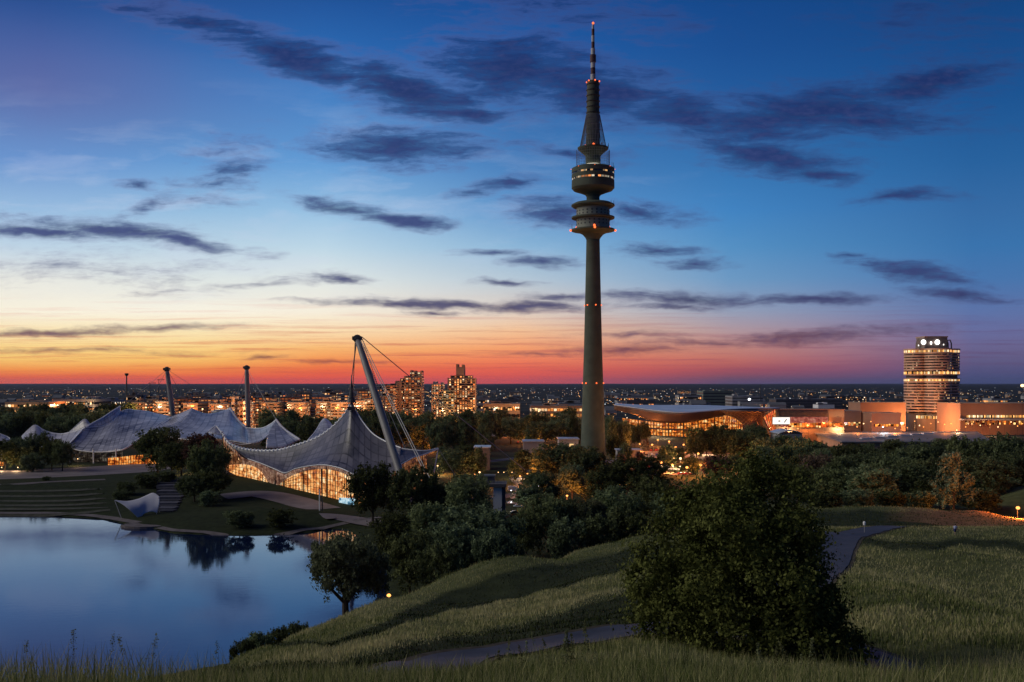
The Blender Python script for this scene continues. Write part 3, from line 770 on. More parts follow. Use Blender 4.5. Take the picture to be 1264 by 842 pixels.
def broad_lobes(seed, n=26, flat=1.0, low=0.22):
    q = np.random.default_rng(seed); out = [(0, 0, 0.58, 0.32, 0.32, 0.30)]
    for i in range(n):
        th = q.random() * 6.283; ph = q.random()
        zc = low + 0.12 + (0.86 - low) * ph
        rad = 0.40 * math.sqrt(max(0.04, 1 - ((zc - 0.55) / 0.46) ** 2)) * (0.75 + 0.35 * q.random())
        s = 0.11 + 0.10 * q.random()
        out.append((rad * math.cos(th), rad * math.sin(th), min(zc, 0.9), s, s, s * 0.85 * flat))
    return out
def willow_lobes(seed):
    q = np.random.default_rng(seed); out = [(0, 0, 0.72, 0.34, 0.34, 0.22)]
    for i in range(30):
        th = q.random() * 6.283; rad = 0.42 * (0.6 + 0.45 * q.random()); zc = 0.50 + 0.30 * q.random()
        out.append((rad * math.cos(th), rad * math.sin(th), zc, 0.085, 0.085, 0.12 + 0.07 * q.random()))
    return out
def tall_lobes(seed):
    q = np.random.default_rng(seed); out = []
    for i in range(26):
        zc = 0.16 + 0.80 * q.random(); th = q.random() * 6.283
        rad = 0.36 * (1 - ((zc - 0.38) / 0.68) ** 2) * (0.5 + 0.5 * q.random())
        s = 0.10 + 0.09 * q.random() * (1.1 - zc)
        out.append((rad * math.cos(th), rad * math.sin(th), zc, s, s, s * 1.2))
    return out

def trunk_mesh(seed, low=0.3, rad=0.028, nl=5):
    q = np.random.default_rng(seed); mb = MB()
    mb.tube([(0, 0, -0.04), (0.004, 0, 0.1), (0.01, 0.006, low), (0, 0.0, 0.62)], [rad * 1.35, rad, rad * 0.8, rad * 0.3], 8)
    for i in range(nl):
        th = 6.283 * (i + q.random() * 0.6) / nl; z0 = low * 0.75 + 0.1 * q.random()
        r1 = 0.18 + 0.16 * q.random()
        mb.tube([(0, 0, z0), (r1 * 0.5 * math.cos(th), r1 * 0.5 * math.sin(th), z0 + 0.14), (r1 * math.cos(th), r1 * math.sin(th), z0 + 0.30)], [rad * 0.5, rad * 0.35, rad * 0.12], 5)
    return mb

PROTO = {}
def proto(key, lobes, nleaf, size, mat, low=0.25, rad=0.026, part='trunk'):
    r = thing('broadleaf_tree', 'tree', 'tree')
    nt = nleaf // 22
    p, d = crown_points(nt, lobes, 0.22)
    p = np.repeat(p, 22, 0); d = np.repeat(d, 22, 0)
    p = p + d * rng.normal(0, 1.1 * size, (len(p), 1)) + rng.normal(0, 1.0 * size, p.shape)
    ok = p[:, 2] > 0.015; p, d = p[ok], d[ok]
    v, f = leaf_quads(p, np.full(len(p), size), d)
    mesh_np('crown', v, [f], M[mat], r)
    build('trunk', trunk_mesh(hash(key) % 1000 if False else len(PROTO) + 3, low, rad), M['bark'], r)
    PROTO[key] = [r, False]
proto('broad1', broad_lobes(1), 9000, 0.024, 'leaf_a')
proto('broad2', broad_lobes(2, 30), 9000, 0.024, 'leaf_b')
proto('broad3', broad_lobes(3, 22, 1.2), 9000, 0.024, 'leaf_a')
proto('broad4', broad_lobes(4, 34, 0.9, 0.1), 9000, 0.024, 'leaf_b', 0.2)
proto('willow', willow_lobes(5), 20000, 0.016, 'leaf_w', 0.35, 0.045)
proto('tall', tall_lobes(6), 8000, 0.022, 'leaf_b', 0.2)
proto('ragged', tall_lobes(8), 5500, 0.022, 'leaf_w', 0.3, 0.018)
proto('red', broad_lobes(9), 7000, 0.026, 'leaf_r')
proto('bush', broad_lobes(10, 24, 0.9, -0.05), 5000, 0.034, 'leaf_b', 0.1, 0.02)
KIND_NAME = {'willow': 'willow_tree', 'bush': 'bush', 'tall': 'tall_tree', 'ragged': 'slender_tree', 'red': 'reddish_tree'}
KIND_CAT = {'bush': 'bush'}
TREES = []
def tree(kind, px, ytop, wpx, Y, where, label=None, sink=0.0, group=None):
    x = (px - CX) / F * Y; z0 = g1(x, Y) - sink
    h = (CZ - (ytop - HY) / F * Y) - z0
    h = max(h, 0.55 * wpx / F * Y if kind == 'bush' else 6.0)
    w = wpx / F * Y
    r, used = PROTO[kind]
    if used: r = copy_tree(r)
    PROTO[kind][1] = True
    r.name = KIND_NAME.get(kind, 'broadleaf_tree')
    r.location = (x, Y, z0); r.scale = (w * 1.0, w * 1.0, h); r.rotation_euler = (0, 0, random.random() * 6.28)
    r['category'] = KIND_CAT.get(kind, 'tree')
    TREES.append([r, kind, px, Y, where, label, h, w])
    return r
PH = dict(
    pool='beside the glass swimming hall', shore='in the lake-shore grove below the ridge', towerfront='in front of the TV tower foot',
    middle='between ridge and tower', lot='in the lamplit parking area', right='in the wood behind the right meadow',
    belt='before the low flat roof', back='in the wood behind the swimming hall', farleft='in the wood behind the left tent roofs', plaza='in the row left of the plaza',
    theatre='in the clump above the lakeside sail', bank='on the grassy bank by the lake', ridge='on the ridge edge above the lake')
# named single trees read off the photograph
tree('willow', 427, 651, 108, 236, 'shore', 'drooping willow standing alone at the water, trunk visible against the lake')
for k, px, yt, w, Y, wh in [
    ('broad2', 460, 576, 60, 396, 'pool'), ('broad4', 514, 577, 62, 388, 'pool'), ('broad2', 545, 598, 60, 400, 'pool'), ('broad1', 580, 592, 66, 372, 'pool'),
    ('broad4', 486, 634, 62, 312, 'shore'), ('broad1', 530, 626, 70, 306, 'shore'), ('broad2', 586, 628, 100, 290, 'shore'), ('broad4', 556, 646, 70, 276, 'shore'), ('broad1', 506, 662, 62, 262, 'shore'), ('broad3', 540, 676, 54, 240, 'shore'), ('broad2', 610, 655, 50, 268, 'shore'), ('bush', 632, 668, 34, 280, 'shore'),
    ('broad2', 668, 584, 52, 452, 'towerfront'), ('broad4', 692, 548, 76, 560, 'towerfront'), ('broad2', 724, 556, 58, 520, 'towerfront'), ('broad1', 676, 616, 66, 330, 'towerfront'), ('willow', 716, 610, 62, 336, 'towerfront'), ('broad3', 762, 606, 60, 350, 'towerfront'), ('broad4', 650, 634, 44, 320, 'towerfront'), ('broad1', 742, 584, 52, 450, 'towerfront'), ('broad2', 784, 566, 80, 448, 'towerfront'), ('broad3', 806, 594, 60, 372, 'towerfront'), ('broad1', 830, 612, 60, 350, 'towerfront'), ('bush', 700, 640, 50, 300, 'towerfront'), ('bush', 740, 636, 50, 305, 'towerfront'), ('bush', 780, 630, 54, 312, 'towerfront'), ('broad2', 706, 575, 40, 470, 'towerfront'), ('broad2', 652, 600, 36, 440, 'towerfront'),
    ('broad3', 760, 541, 22, 690, 'lot'), ('broad4', 824, 549, 22, 640, 'lot'), ('broad2', 851, 566, 22, 600, 'lot'), ('red', 886, 564, 36, 570, 'lot'), ('broad2', 838, 553, 16, 690, 'lot'), ('broad2', 905, 562, 20, 590, 'lot'), ('broad4', 772, 548, 18, 640, 'lot'),
    ('broad2', 872, 532, 30, 760, 'belt'), ('broad4', 888, 525, 34, 780, 'belt'), ('broad2', 905, 532, 34, 740, 'belt'), ('broad1', 926, 536, 36, 700, 'belt'), ('broad2', 945, 541, 34, 680, 'belt'), ('broad4', 965, 538, 36, 690, 'belt'), ('broad2', 985, 541, 36, 660, 'belt'), ('broad3', 1003, 545, 36, 640, 'belt'),
    ('red', 1008, 563, 46, 470, 'right'), ('broad1', 985, 578, 48, 380, 'right'), ('broad4', 1003, 590, 46, 330, 'right'), ('broad1', 1032, 581, 56, 310, 'right'), ('broad3', 1076, 578, 66, 300, 'right'), ('broad4', 1118, 574, 72, 306, 'right'), ('ragged', 1177, 560, 62, 280, 'right'), ('broad4', 1148, 592, 44, 292, 'right'), ('broad2', 1212, 566, 72, 330, 'right'), ('broad4', 1248, 560, 62, 372, 'right'), ('broad2', 1100, 560, 56, 400, 'right'), ('broad4', 1056, 560, 52, 420, 'right'), ('broad2', 1142, 548, 64, 420, 'right'), ('broad1', 1196, 545, 62, 440, 'right'), ('broad2', 1238, 540, 60, 470, 'right'), ('broad4', 1150, 566, 50, 360, 'right'), ('broad4', 1270, 570, 50, 380, 'right'), ('bush', 1020, 606, 40, 262, 'right'), ('bush', 1056, 604, 44, 262, 'right'), ('bush', 1096, 606, 44, 266, 'right'), ('bush', 1134, 606, 40, 270, 'right'), ('bush', 1208, 604, 50, 292, 'right'), ('bush', 1236, 590, 40, 345, 'right'), ('broad2', 1290, 545, 60, 420, 'right'),
    ('broad1', 195, 532, 56, 566, 'theatre'), ('broad4', 224, 545, 40, 552, 'theatre'), ('red', 246, 537, 46, 540, 'theatre'), ('broad3', 259, 549, 50, 474, 'theatre'), ('broad4', 240, 586, 40, 462, 'theatre'), ('broad1', 266, 584, 40, 466, 'theatre'), ('broad3', 212, 552, 34, 556, 'theatre'),
    ('bush', 158, 595, 26, 486, 'bank'), ('bush', 182, 586, 30, 508, 'bank'), ('bush', 204, 582, 28, 520, 'bank'), ('bush', 150, 606, 22, 470, 'bank'), ('bush', 296, 632, 36, 390, 'bank'), ('bush', 347, 629, 34, 390, 'bank'), ('bush', 258, 606, 26, 450, 'bank'), ('bush', 57, 592, 10, 540, 'bank'),
    ('broad1', 6, 545, 38, 606, 'plaza'), ('broad4', 28, 541, 36, 612, 'plaza'), ('broad2', 48, 536, 34, 618, 'plaza'), ('broad1', 64, 545, 28, 606, 'plaza'), ('broad3', 77, 546, 28, 600, 'plaza'), ('bush', 40, 560, 30, 596, 'plaza'),
    ('bush', 322, 780, 30, 122, 'ridge'), ('bush', 304, 788, 26, 116, 'ridge'), ('bush', 342, 775, 26, 126, 'ridge'), ('bush', 360, 769, 24, 130, 'ridge'), ('bush', 374, 770, 16, 132, 'ridge'), ('bush', 290, 798, 14, 112, 'ridge'),
]: tree(k, px, yt, w, Y, wh)
# woods filled in behind
def fill(where, n, x0, x1, y0, y1, top, kinds, wpx, seed, clear=None):
    q = np.random.default_rng(seed); done = []; tries = 0
    while len(done) < n and tries < n * 60:
        tries += 1
        px = x0 + (x1 - x0) * q.random(); Y = y0 + (y1 - y0) * q.random()
        if clear and clear(px, Y): continue
        w = wpx * (0.7 + 0.6 * q.random()) * (0.5 * (y0 + y1) / Y)
        if any(abs(px - a) < 0.42 * w and abs(Y - b_) < 60 for a, b_ in done): continue
        done.append((px, Y))
        tree(kinds[int(q.random() * len(kinds))], px, top(px, Y) + (q.random() - 0.5) * 9, w, Y, where)
fill('back', 60, 330, 715, 760, 1020, lambda px, Y: 514 + (940 - Y) * 0.05 + 3 * math.sin(px * 0.05), ['broad2', 'broad4', 'broad2', 'tall'], 32, 21, lambda px, Y: 600 < px < 720 and Y < 860)
fill('middle', 22, 545, 720, 560, 720, lambda px, Y: 549 + (700 - Y) * 0.1, ['broad2', 'broad4', 'tall'], 36, 22, lambda px, Y: 596 < px < 645 or (px > 640 and Y > 600))
fill('farleft', 46, -40, 190, 820, 1180, lambda px, Y: 506 + (1050 - Y) * 0.065, ['broad1', 'broad3', 'broad4'], 28, 23)
fill('belt', 24, 940, 1290, 560, 720, lambda px, Y: 551 + (640 - Y) * 0.09, ['broad2', 'broad4', 'tall', 'broad1'], 40, 24)
fill('right', 15, 990, 1290, 380, 540, lambda px, Y: 561 + (470 - Y) * 0.1, ['broad2', 'broad4', 'broad1', 'broad3'], 50, 25)
fill('belt', 9, 746, 800, 820, 900, lambda px, Y: 517 + (px - 746) * 0.12, ['broad2', 'broad4'], 16, 27)
fill('belt', 9, 852, 945, 690, 800, lambda px, Y: 529 + (790 - Y) * 0.1, ['broad2', 'broad4', 'broad1'], 32, 28)
fill('lot', 7, 764, 880, 560, 860, lambda px, Y: 540 + (800 - Y) * 0.1, ['bush', 'broad4', 'red', 'bush'], 11, 29)
fill('lot', 9, 935, 1010, 480, 620, lambda px, Y: 566 + (560 - Y) * 0.08, ['broad2', 'broad4'], 38, 26)

# the big tree in the foreground
def big_tree():
    Y = 46.0; x = (930 - CX) / F * Y; z0 = g1(x, Y) - 0.1
    r = thing('foreground_tree', 'huge dark leafy tree filling the right foreground beside the hill path', 'tree', (x, Y, z0))
    q = np.random.default_rng(77); m = Y / F
    lob = []
    outline = [  # px, py, radius px, depth offset in metres
        (905, 606, 36, 0), (938, 592, 30, .5), (880, 622, 34, -1), (960, 625, 40, 0), (850, 640, 34, 0), (985, 650, 30, .6), (830, 668, 40, -.6), (895, 650, 55, -2), (945, 665, 55, -2), (985, 690, 34, 0),
        (812, 700, 34, 0), (850, 715, 50, -1.8), (920, 715, 65, -2.6), (980, 728, 40, -1), (806, 735, 30, 0), (830, 758, 42, -1.6), (895, 770, 60, -3), (960, 775, 60, -2.6), (1008, 750, 30, 0), (1020, 780, 34, 0), (820, 790, 36, -1),
        (800, 770, 24, .3), (870, 812, 48, -2.6), (930, 825, 52, -3), (990, 820, 44, -2), (1040, 806, 34, 0), (1062, 830, 26, .2), (1030, 838, 30, -1), (850, 838, 36, -2), (900, 850, 44, -2.6), (960, 856, 44, -2.6), (1010, 700, 18, .4), (795, 705, 18, .2),
        (915, 690, 60, 2.5), (880, 740, 60, 2.5), (950, 740, 60, 2.5), (930, 800, 60, 2.4), (860, 790, 50, 2), (1000, 800, 44, 1.8), (920, 640, 45, 2), (1078, 842, 16, .2), (1066, 812, 14, .3), (925, 582, 14, .2), (955, 596, 12, .2), (1030, 762, 12, .4), (1016, 730, 12, .3), (786, 722, 12, .2), (818, 655, 12, .2), (1050, 850, 30, -.5), (870, 602, 18, 0), (848, 622, 16, .4), (972, 604, 16, .2), (1003, 664, 14, .2), (790, 745, 14, 0)]
    for px, py, rp, dy_ in outline:
        rr = rp * m * 0.80
        lob.append(((px - 930) * m, dy_, CZ - (py - HY) * m - z0, rr, rr, rr * 0.86))
        for _ in range(7):                              # twiggy tufts on the lobe
            d = q.normal(0, 1, 3); d /= np.linalg.norm(d); k = rr * (0.85 + 0.45 * q.random())
            lob.append((lob[-1][0] if False else (px - 930) * m + d[0] * k, dy_ + d[1] * k, CZ - (py - HY) * m - z0 + d[2] * k * 0.86, rr * 0.3, rr * 0.3, rr * 0.26))
    p, d = crown_points(3000, lob, 0.2)
    sp = np.repeat(0.10 + 0.12 * rng.random(len(p)), 38)[:, None]; p = np.repeat(p, 38, 0); d = np.repeat(d, 38, 0)
    p = p + d * np.abs(rng.normal(0, 2.2, (len(p), 1))) * sp + rng.normal(0, 1, p.shape) * sp
    ok = p[:, 2] > 0.02; p, d = p[ok], d[ok]
    v, f = leaf_quads(p, np.full(len(p), 0.085), d)
    mesh_np('crown', v, [f], M['leaf_big'], r)
    mb = MB()
    mb.tube([(0, 0, -0.4), (0.05, 0, 1.2), (0.0, 0.05, 3.4), (-0.2, 0, 6.2)], [0.42, 0.32, 0.24, 0.1], 10)
    for i in range(9):
        th = i * 0.73; z1 = 1.2 + i * 0.4; L_ = 3.6 - i * 0.15
        mb.tube([(0, 0, z1), (L_ * .5 * math.cos(th), L_ * .4 * math.sin(th), z1 + 1.2), (L_ * math.cos(th), L_ * .7 * math.sin(th), z1 + 2.6)], [0.14, 0.09, 0.03], 6)
    build('trunk', mb, M['bark'], r, True)
big_tree()

# labels: each tree by its place in its own wood
SHAPE = {'willow': 'drooping grey-green willow', 'bush': 'low dark rounded bush', 'tall': 'narrow dark tree', 'ragged': 'pale slender open-crowned tree', 'red': 'reddish-brown leafy tree', 'broad1': 'round green tree', 'broad2': 'round dark tree', 'broad3': 'upright green tree', 'broad4': 'wide dark tree'}
by = {}
for T in TREES: by.setdefault(T[4], []).append(T)
for wh, L_ in by.items():
    L_.sort(key=lambda T: T[2])
    kinds = {}
    for i, T in enumerate(L_): kinds.setdefault(SHAPE[T[1]], []).append(T)
    for s, K in kinds.items():
        for i, T in enumerate(K):
            T[0]['label'] = T[5] or (f'{s} {PH[wh]}' if len(K) == 1 else f'{nth(i + 1)} {s} from the left {PH[wh]}')
            T[0]['group'] = ('bushes ' if T[1] == 'bush' else 'trees ') + PH[wh]

# ------------------------------------------------------------------ television tower
def tv_tower():
    Y = 679.0; x = (732 - CX) / F * Y; m = Y / F
    Z = lambda py: CZ - (py - HY) * m
    r = thing('television_tower', 'very tall concrete television tower with round pods and a striped antenna', 'tower', (x, Y, g1(x, Y)))
    def lathe(name, prof, mat, n=48, parent=None):
        mb = MB(); mb.lathe([(h * m, Z(py)) for h, py in prof], x, Y, n)
        return build(name, mb, mat, parent or r)
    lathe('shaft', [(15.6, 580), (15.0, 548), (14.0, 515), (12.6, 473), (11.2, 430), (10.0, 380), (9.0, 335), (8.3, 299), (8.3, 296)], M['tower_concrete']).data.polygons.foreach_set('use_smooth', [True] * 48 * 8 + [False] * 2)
    lathe('basket_cone', [(8.3, 296.1), (9.5, 293.5), (13, 289.5), (19, 286.5), (26.6, 285.2), (26.8, 283.4), (20, 283.0)], M['tower_concrete'])
    lathe('basket_drum', [(20.4, 283.2), (20.4, 270.4)], M['concrete'])
    lathe('basket_floor', [(20, 271.0), (26.4, 270.0), (26.6, 268.2), (20, 267.6)], M['tower_concrete'])
    lathe('basket_drum', [(20.4, 267.8), (20.4, 257.0)], M['concrete'])
    lathe('basket_floor', [(20, 257.2), (24.5, 256.2), (26.8, 254.4), (26.6, 253), (22, 250.6), (9, 250.0)], M['tower_concrete'])
    for zc in (261.5, 265.2, 273.5, 277.6):
        for k in range(22):
            a = 6.283 * (k + 0.5 * (zc > 270)) / 22
            if math.sin(a) > 0.2: continue
            mb = MB(); c = (x + 20.42 * m * math.cos(a), Y + 20.42 * m * math.sin(a))
            mb.tube([(c[0] - .3 * math.cos(a), c[1] - .3 * math.sin(a), Z(zc)), (c[0] + .12 * math.cos(a), c[1] + .12 * math.sin(a), Z(zc))], 0.62, 8)
            build('porthole', mb, M['dark_metal'], r)
    lathe('neck', [(8.2, 250.2), (8.0, 242.4)], M['tower_concrete'])
    lathe('pod_bowl', [(8.1, 243.0), (10, 240.5), (17, 237.6), (24, 235.2), (26.4, 232.5), (26.4, 227.4)], M['tower_concrete'])
    lathe('pod_band', [(26.3, 227.5), (26.3, 224.2)], M['tower_concrete'])
    lathe('pod_band', [(26.2, 224.4), (26.2, 222.9)], M['tower_concrete']); lathe('restaurant_window', [(25.7, 223), (25.9, 220.6)], M['pod_window'])
    lathe('pod_band', [(26.4, 220.7), (26.4, 215.8)], M['tower_concrete'])
    lathe('viewing_window', [(25.7, 215.9), (25.7, 213.6)], M['pod_window2'])
    lathe('pod_roof', [(26.4, 213.7), (26.4, 208.6), (22, 206.4), (9, 204.8)], M['tower_concrete'])
    lathe('light_ring', [(12.6, 205.6), (12.6, 204.0)], M['strip_white'])
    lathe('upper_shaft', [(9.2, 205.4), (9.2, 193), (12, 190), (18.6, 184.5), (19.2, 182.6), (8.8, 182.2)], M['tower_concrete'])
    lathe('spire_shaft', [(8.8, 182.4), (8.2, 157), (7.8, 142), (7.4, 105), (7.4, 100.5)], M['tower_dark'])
    for k in range(11):
        yb = 104 + 7 * k
        lathe('service_ring', [(8.3 + .05 * k, yb + .9), (8.5 + .05 * k, yb)], M['dark_metal'], 24)
    # safety nets: cables from platform to platform
    for hw0, y0, hw1, y1 in ((20.5, 205, 20.5, 186), (16, 181, 8.4, 142)):
        mb = MB()
        for k in range(44):
            a = 6.283 * k / 44
            mb.tube([(x + hw0 * m * math.cos(a), Y + hw0 * m * math.sin(a), Z(y0)), (x + hw1 * m * math.cos(a), Y + hw1 * m * math.sin(a), Z(y1))], 0.15 if hw1 < 10 else 0.085, 3)
        for q in range(7):
            f_ = q / 6; hw = hw0 + (hw1 - hw0) * f_; zz = Z(y0 + (y1 - y0) * f_)
            mb.tube([(x + hw * m * math.cos(6.283 * k / 24), Y + hw * m * math.sin(6.283 * k / 24), zz) for k in range(25)], 0.07, 3)
        build('safety_net', mb, M['cable_steel'], r)
    bands = [(3.1, 100.4, 92), (2.9, 92, 84), (2.8, 84, 77), (3.7, 77, 68), (2.6, 68, 60), (2.0, 60, 52), (1.9, 52, 44), (1.8, 44, 36), (1.4, 36, 30)]
    for k, (hw, ya, yb) in enumerate(bands):
        lathe('antenna_band', [(hw, ya), (hw, yb)], M['antenna_red'] if k % 2 == 1 or k == 3 else M['antenna_white'], 16)
    for py, hw, k in ((377, 9.9, 6), (473, 12.7, 6), (281, 19.6, 4), (180, 9, 4), (101, 7.4, 6), (29, 0.6, 3), (284.5, 27, 4), (209, 26.6, 8)):
        for q in range(k):
            a = -math.pi / 2 + 6.283 * q / k + (0.0 if k != 6 else 0.25)
            if math.sin(a) > 0.45: continue
            rad = 0.22 if py == 209 else 0.5 if k > 4 else 0.8
            mb = MB(); mb.ball((x + (hw + .5) * m * math.cos(a), Y + (hw + .5) * m * math.sin(a), Z(py)), rad, 8)
            build('warning_light', mb, M['red_light'], r)
    for k in range(26):                                 # little aerials on the platform rims
        py, hw = ((183, 19), (209, 26), (253, 26), (283.5, 26))[k % 4]
        a = random.random() * 6.283; mb = MB(); cx, cy = x + hw * m * math.cos(a), Y + hw * m * math.sin(a)
        mb.tube([(cx, cy, Z(py)), (cx, cy, Z(py) + 1.4 + 2.4 * random.random())], 0.13, 4)
        build('aerial', mb, M['dark_metal'], r)
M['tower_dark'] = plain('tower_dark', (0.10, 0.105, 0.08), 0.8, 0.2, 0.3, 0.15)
M['antenna_red'] = plain('antenna_red', (0.10, 0.045, 0.05), 0.6, 0.3, 1, 0.1)
M['antenna_white'] = plain('antenna_white', (0.5, 0.5, 0.52), 0.6, 0.3, 1, 0.1)
M['strip_white'] = glow('strip_white', (1.0, 0.92, 0.75), 1.6)
M['pod_window'] = window_mat('pod_window', (2.2, 2.2, 20), 0.7, 0.75, ((255, 150, 80), (255, 214, 160), (255, 240, 210)), (14, 12, 12))
M['pod_window2'] = window_mat('pod_window2', (2.0, 2.0, 20), 0.45, 0.75, ((255, 190, 120), (255, 214, 160), (255, 240, 210)), (14, 12, 12))
M['seat_stone'] = plain('seat_stone', (0.10, 0.10, 0.13), 0.9, 0.1, 0.5, 0.3)
M['seat_dark'] = plain('seat_dark', (0.045, 0.045, 0.06), 0.9, 0.1, 0.5, 0.3)
M['sail_cloth'] = plain('sail_cloth', (0.52, 0.52, 0.58), 0.7, 0.2, 0.2, 0.04)
tv_tower()

# ------------------------------------------------------------------ tent roofs
def cr_interp(C, n):
    C = np.asarray(C, float); k = len(C); t = np.linspace(0, k - 1, n); i = np.clip(t.astype(int), 0, k - 2); f = (t - i).reshape((-1,) + (1,) * (C.ndim - 1))
    p1, p2 = C[i], C[i + 1]
    p0 = np.where((i > 0).reshape(f.shape), C[np.maximum(i - 1, 0)], 2 * p1 - p2); p3 = np.where((i < k - 2).reshape(f.shape), C[np.minimum(i + 2, k - 1)], 2 * p2 - p1)
    return 0.5 * (2 * p1 + (p2 - p0) * f + (2 * p0 - 5 * p1 + 4 * p2 - p3) * f * f + (3 * p1 - p0 - 3 * p2 + p3) * f**3)
def membrane(name, rows, root, mat, nu=60, nv=20, concave=1.0, thick=0.25):
    """rows: lists of (px, py, Y) edge points from the upper to the lower edge; spans a smooth hanging skin"""
    C = [cr_interp([P(*q) for q in row], nu) for row in rows]
    C = np.array(C)
    if len(rows) == 2 and concave != 1.0:
        t = np.linspace(0, 1, nv)[:, None, None]
        A = C[0][None] * (1 - t) + C[1][None] * t
        A[..., 2] = C[1][None, :, 2] + (C[0][None, :, 2] - C[1][None, :, 2]) * (1 - t[..., 0]) ** concave
    else:
        A = cr_interp(C, nv)
    lu = np.concatenate(([0], np.cumsum(np.linalg.norm(np.diff(A[nv // 2], axis=0), axis=1)))); lv = np.concatenate(([0], np.cumsum(np.linalg.norm(np.diff(A[:, nu // 2], axis=0), axis=1))))
    uvm = np.stack(np.meshgrid(lu, lv), -1)
    mb = MB(); mb.grid(A, uvm)
    o = build(name, mb, mat, root, True)
    so = o.modifiers.new('thickness', 'SOLIDIFY'); so.thickness = thick; so.offset = 0
    return o, A
def edge_cable(pts, root, rad=0.3, mat='white_edge', name='edge_cable', beads=0):
    c = cr_interp([np.asarray(q, float) for q in pts], max(8, len(pts) * 4)) if len(pts) > 2 else pts
    mb = MB(); mb.tube(c, rad, 6)
    if beads:
        L_ = np.concatenate(([0], np.cumsum(np.linalg.norm(np.diff(np.array(c), axis=0), axis=1))))
        for s in np.arange(0, L_[-1], beads):
            q = [np.interp(s, L_, np.array(c)[:, k]) for k in range(3)]
            mb.ball(q, rad * 1.9, 6)
    return build(name, mb, M[mat], root)

def tent_mat(name, c, light, seam=4.6, rough=0.32):
    m, t, out = new_mat(name)
    u = t.add('ShaderNodeUVMap', uv_map='uv')
    br = t.add('ShaderNodeTexBrick'); br.offset = 0.0
    br.inputs['Scale'].default_value = 1.0; br.inputs['Brick Width'].default_value = seam; br.inputs['Row Height'].default_value = seam; br.inputs['Mortar Size'].default_value = 0.42; br.inputs['Mortar Smooth'].default_value = 0.4
    br.inputs['Color1'].default_value = tuple(c) + (1,); br.inputs['Color2'].default_value = tuple(light) + (1,); br.inputs['Mortar'].default_value = tuple(q * 0.30 for q in c) + (1,)
    t.l.new(u.outputs[0], br.inputs['Vector'])
    geo = t.add('ShaderNodeNewGeometry')
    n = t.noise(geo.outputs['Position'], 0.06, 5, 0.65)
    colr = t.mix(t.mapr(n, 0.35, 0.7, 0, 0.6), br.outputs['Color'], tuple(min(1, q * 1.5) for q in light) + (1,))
    b = t.add('ShaderNodeBsdfPrincipled'); t.l.new(colr, b.inputs['Base Color']); b.inputs['Roughness'].default_value = rough; b.inputs['Specular IOR Level'].default_value = 0.6
    t.l.new(b.outputs[0], out.inputs[0])
    return m
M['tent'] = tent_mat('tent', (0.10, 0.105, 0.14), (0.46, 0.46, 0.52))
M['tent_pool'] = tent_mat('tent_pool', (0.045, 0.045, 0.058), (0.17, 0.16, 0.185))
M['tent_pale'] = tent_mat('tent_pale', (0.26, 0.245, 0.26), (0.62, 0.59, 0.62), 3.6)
M['white_edge'] = plain('white_edge', (0.86, 0.86, 0.88), 0.4, 0.5, 1, 0.05)  # near-white coat stands in for bright highlights along the roof edges

# glass walls lit from the halls behind them
def lit_glass(name, strength, cols=((60, 22, 8), (150, 70, 24), (236, 150, 70), (255, 220, 160))):
    m, t, out = new_mat(name)
    geo = t.add('ShaderNodeNewGeometry')
    mp = t.add('ShaderNodeMapping'); mp.inputs['Scale'].default_value = (0.16, 0.16, 0.36); t.l.new(geo.outputs['Position'], mp.inputs['Vector'])
    n = t.noise(mp.outputs[0], 1.0, 6, 0.72)
    mp2 = t.add('ShaderNodeMapping'); mp2.inputs['Scale'].default_value = (0.55, 0.55, 0.5); t.l.new(geo.outputs['Position'], mp2.inputs['Vector'])
    vo = t.add('ShaderNodeTexVoronoi'); vo.inputs['Scale'].default_value = 1.0; t.l.new(mp2.outputs[0], vo.inputs['Vector'])
    spc = t.add('ShaderNodeSeparateColor'); t.l.new(vo.outputs['Color'], spc.inputs[0])
    f = t.math('MULTIPLY_ADD', spc.outputs[0], 0.34, t.math('MULTIPLY_ADD', n, 1.3, -0.32))
    c = t.ramp(f, [(0.18, lin(cols[0])), (0.38, lin(cols[1])), (0.58, lin(cols[2])), (0.82, lin(cols[3]))])
    b = t.add('ShaderNodeBsdfPrincipled'); b.inputs['Base Color'].default_value = (0.02, 0.015, 0.012, 1); b.inputs['Roughness'].default_value = 0.12
    t.l.new(c, b.inputs['Emission Color']); b.inputs['Emission Strength'].default_value = strength
    t.l.new(b.outputs[0], out.inputs[0])
    m.cycles.emission_sampling = 'FRONT_BACK'
    return m
M['pool_glass'] = lit_glass('pool_glass', 1.15, ((90, 40, 16), (190, 105, 50), (250, 180, 105), (255, 236, 190)))
M['cushion'] = lit_glass('cushion', 0.42, ((90, 50, 40), (150, 100, 80), (214, 160, 130), (255, 220, 190)))
M['lattice_glass'] = lit_glass('lattice_glass', 0.5, ((40, 22, 16), (110, 64, 40), (190, 120, 74), (255, 210, 160)))
M['hall_glass'] = lit_glass('hall_glass', 0.22, ((14, 12, 12), (40, 34, 30), (110, 96, 80), (230, 220, 200)))
M['gold_glass'] = lit_glass('gold_glass', 1.1, ((50, 16, 4), (150, 62, 14), (240, 140, 50), (255, 222, 150)))

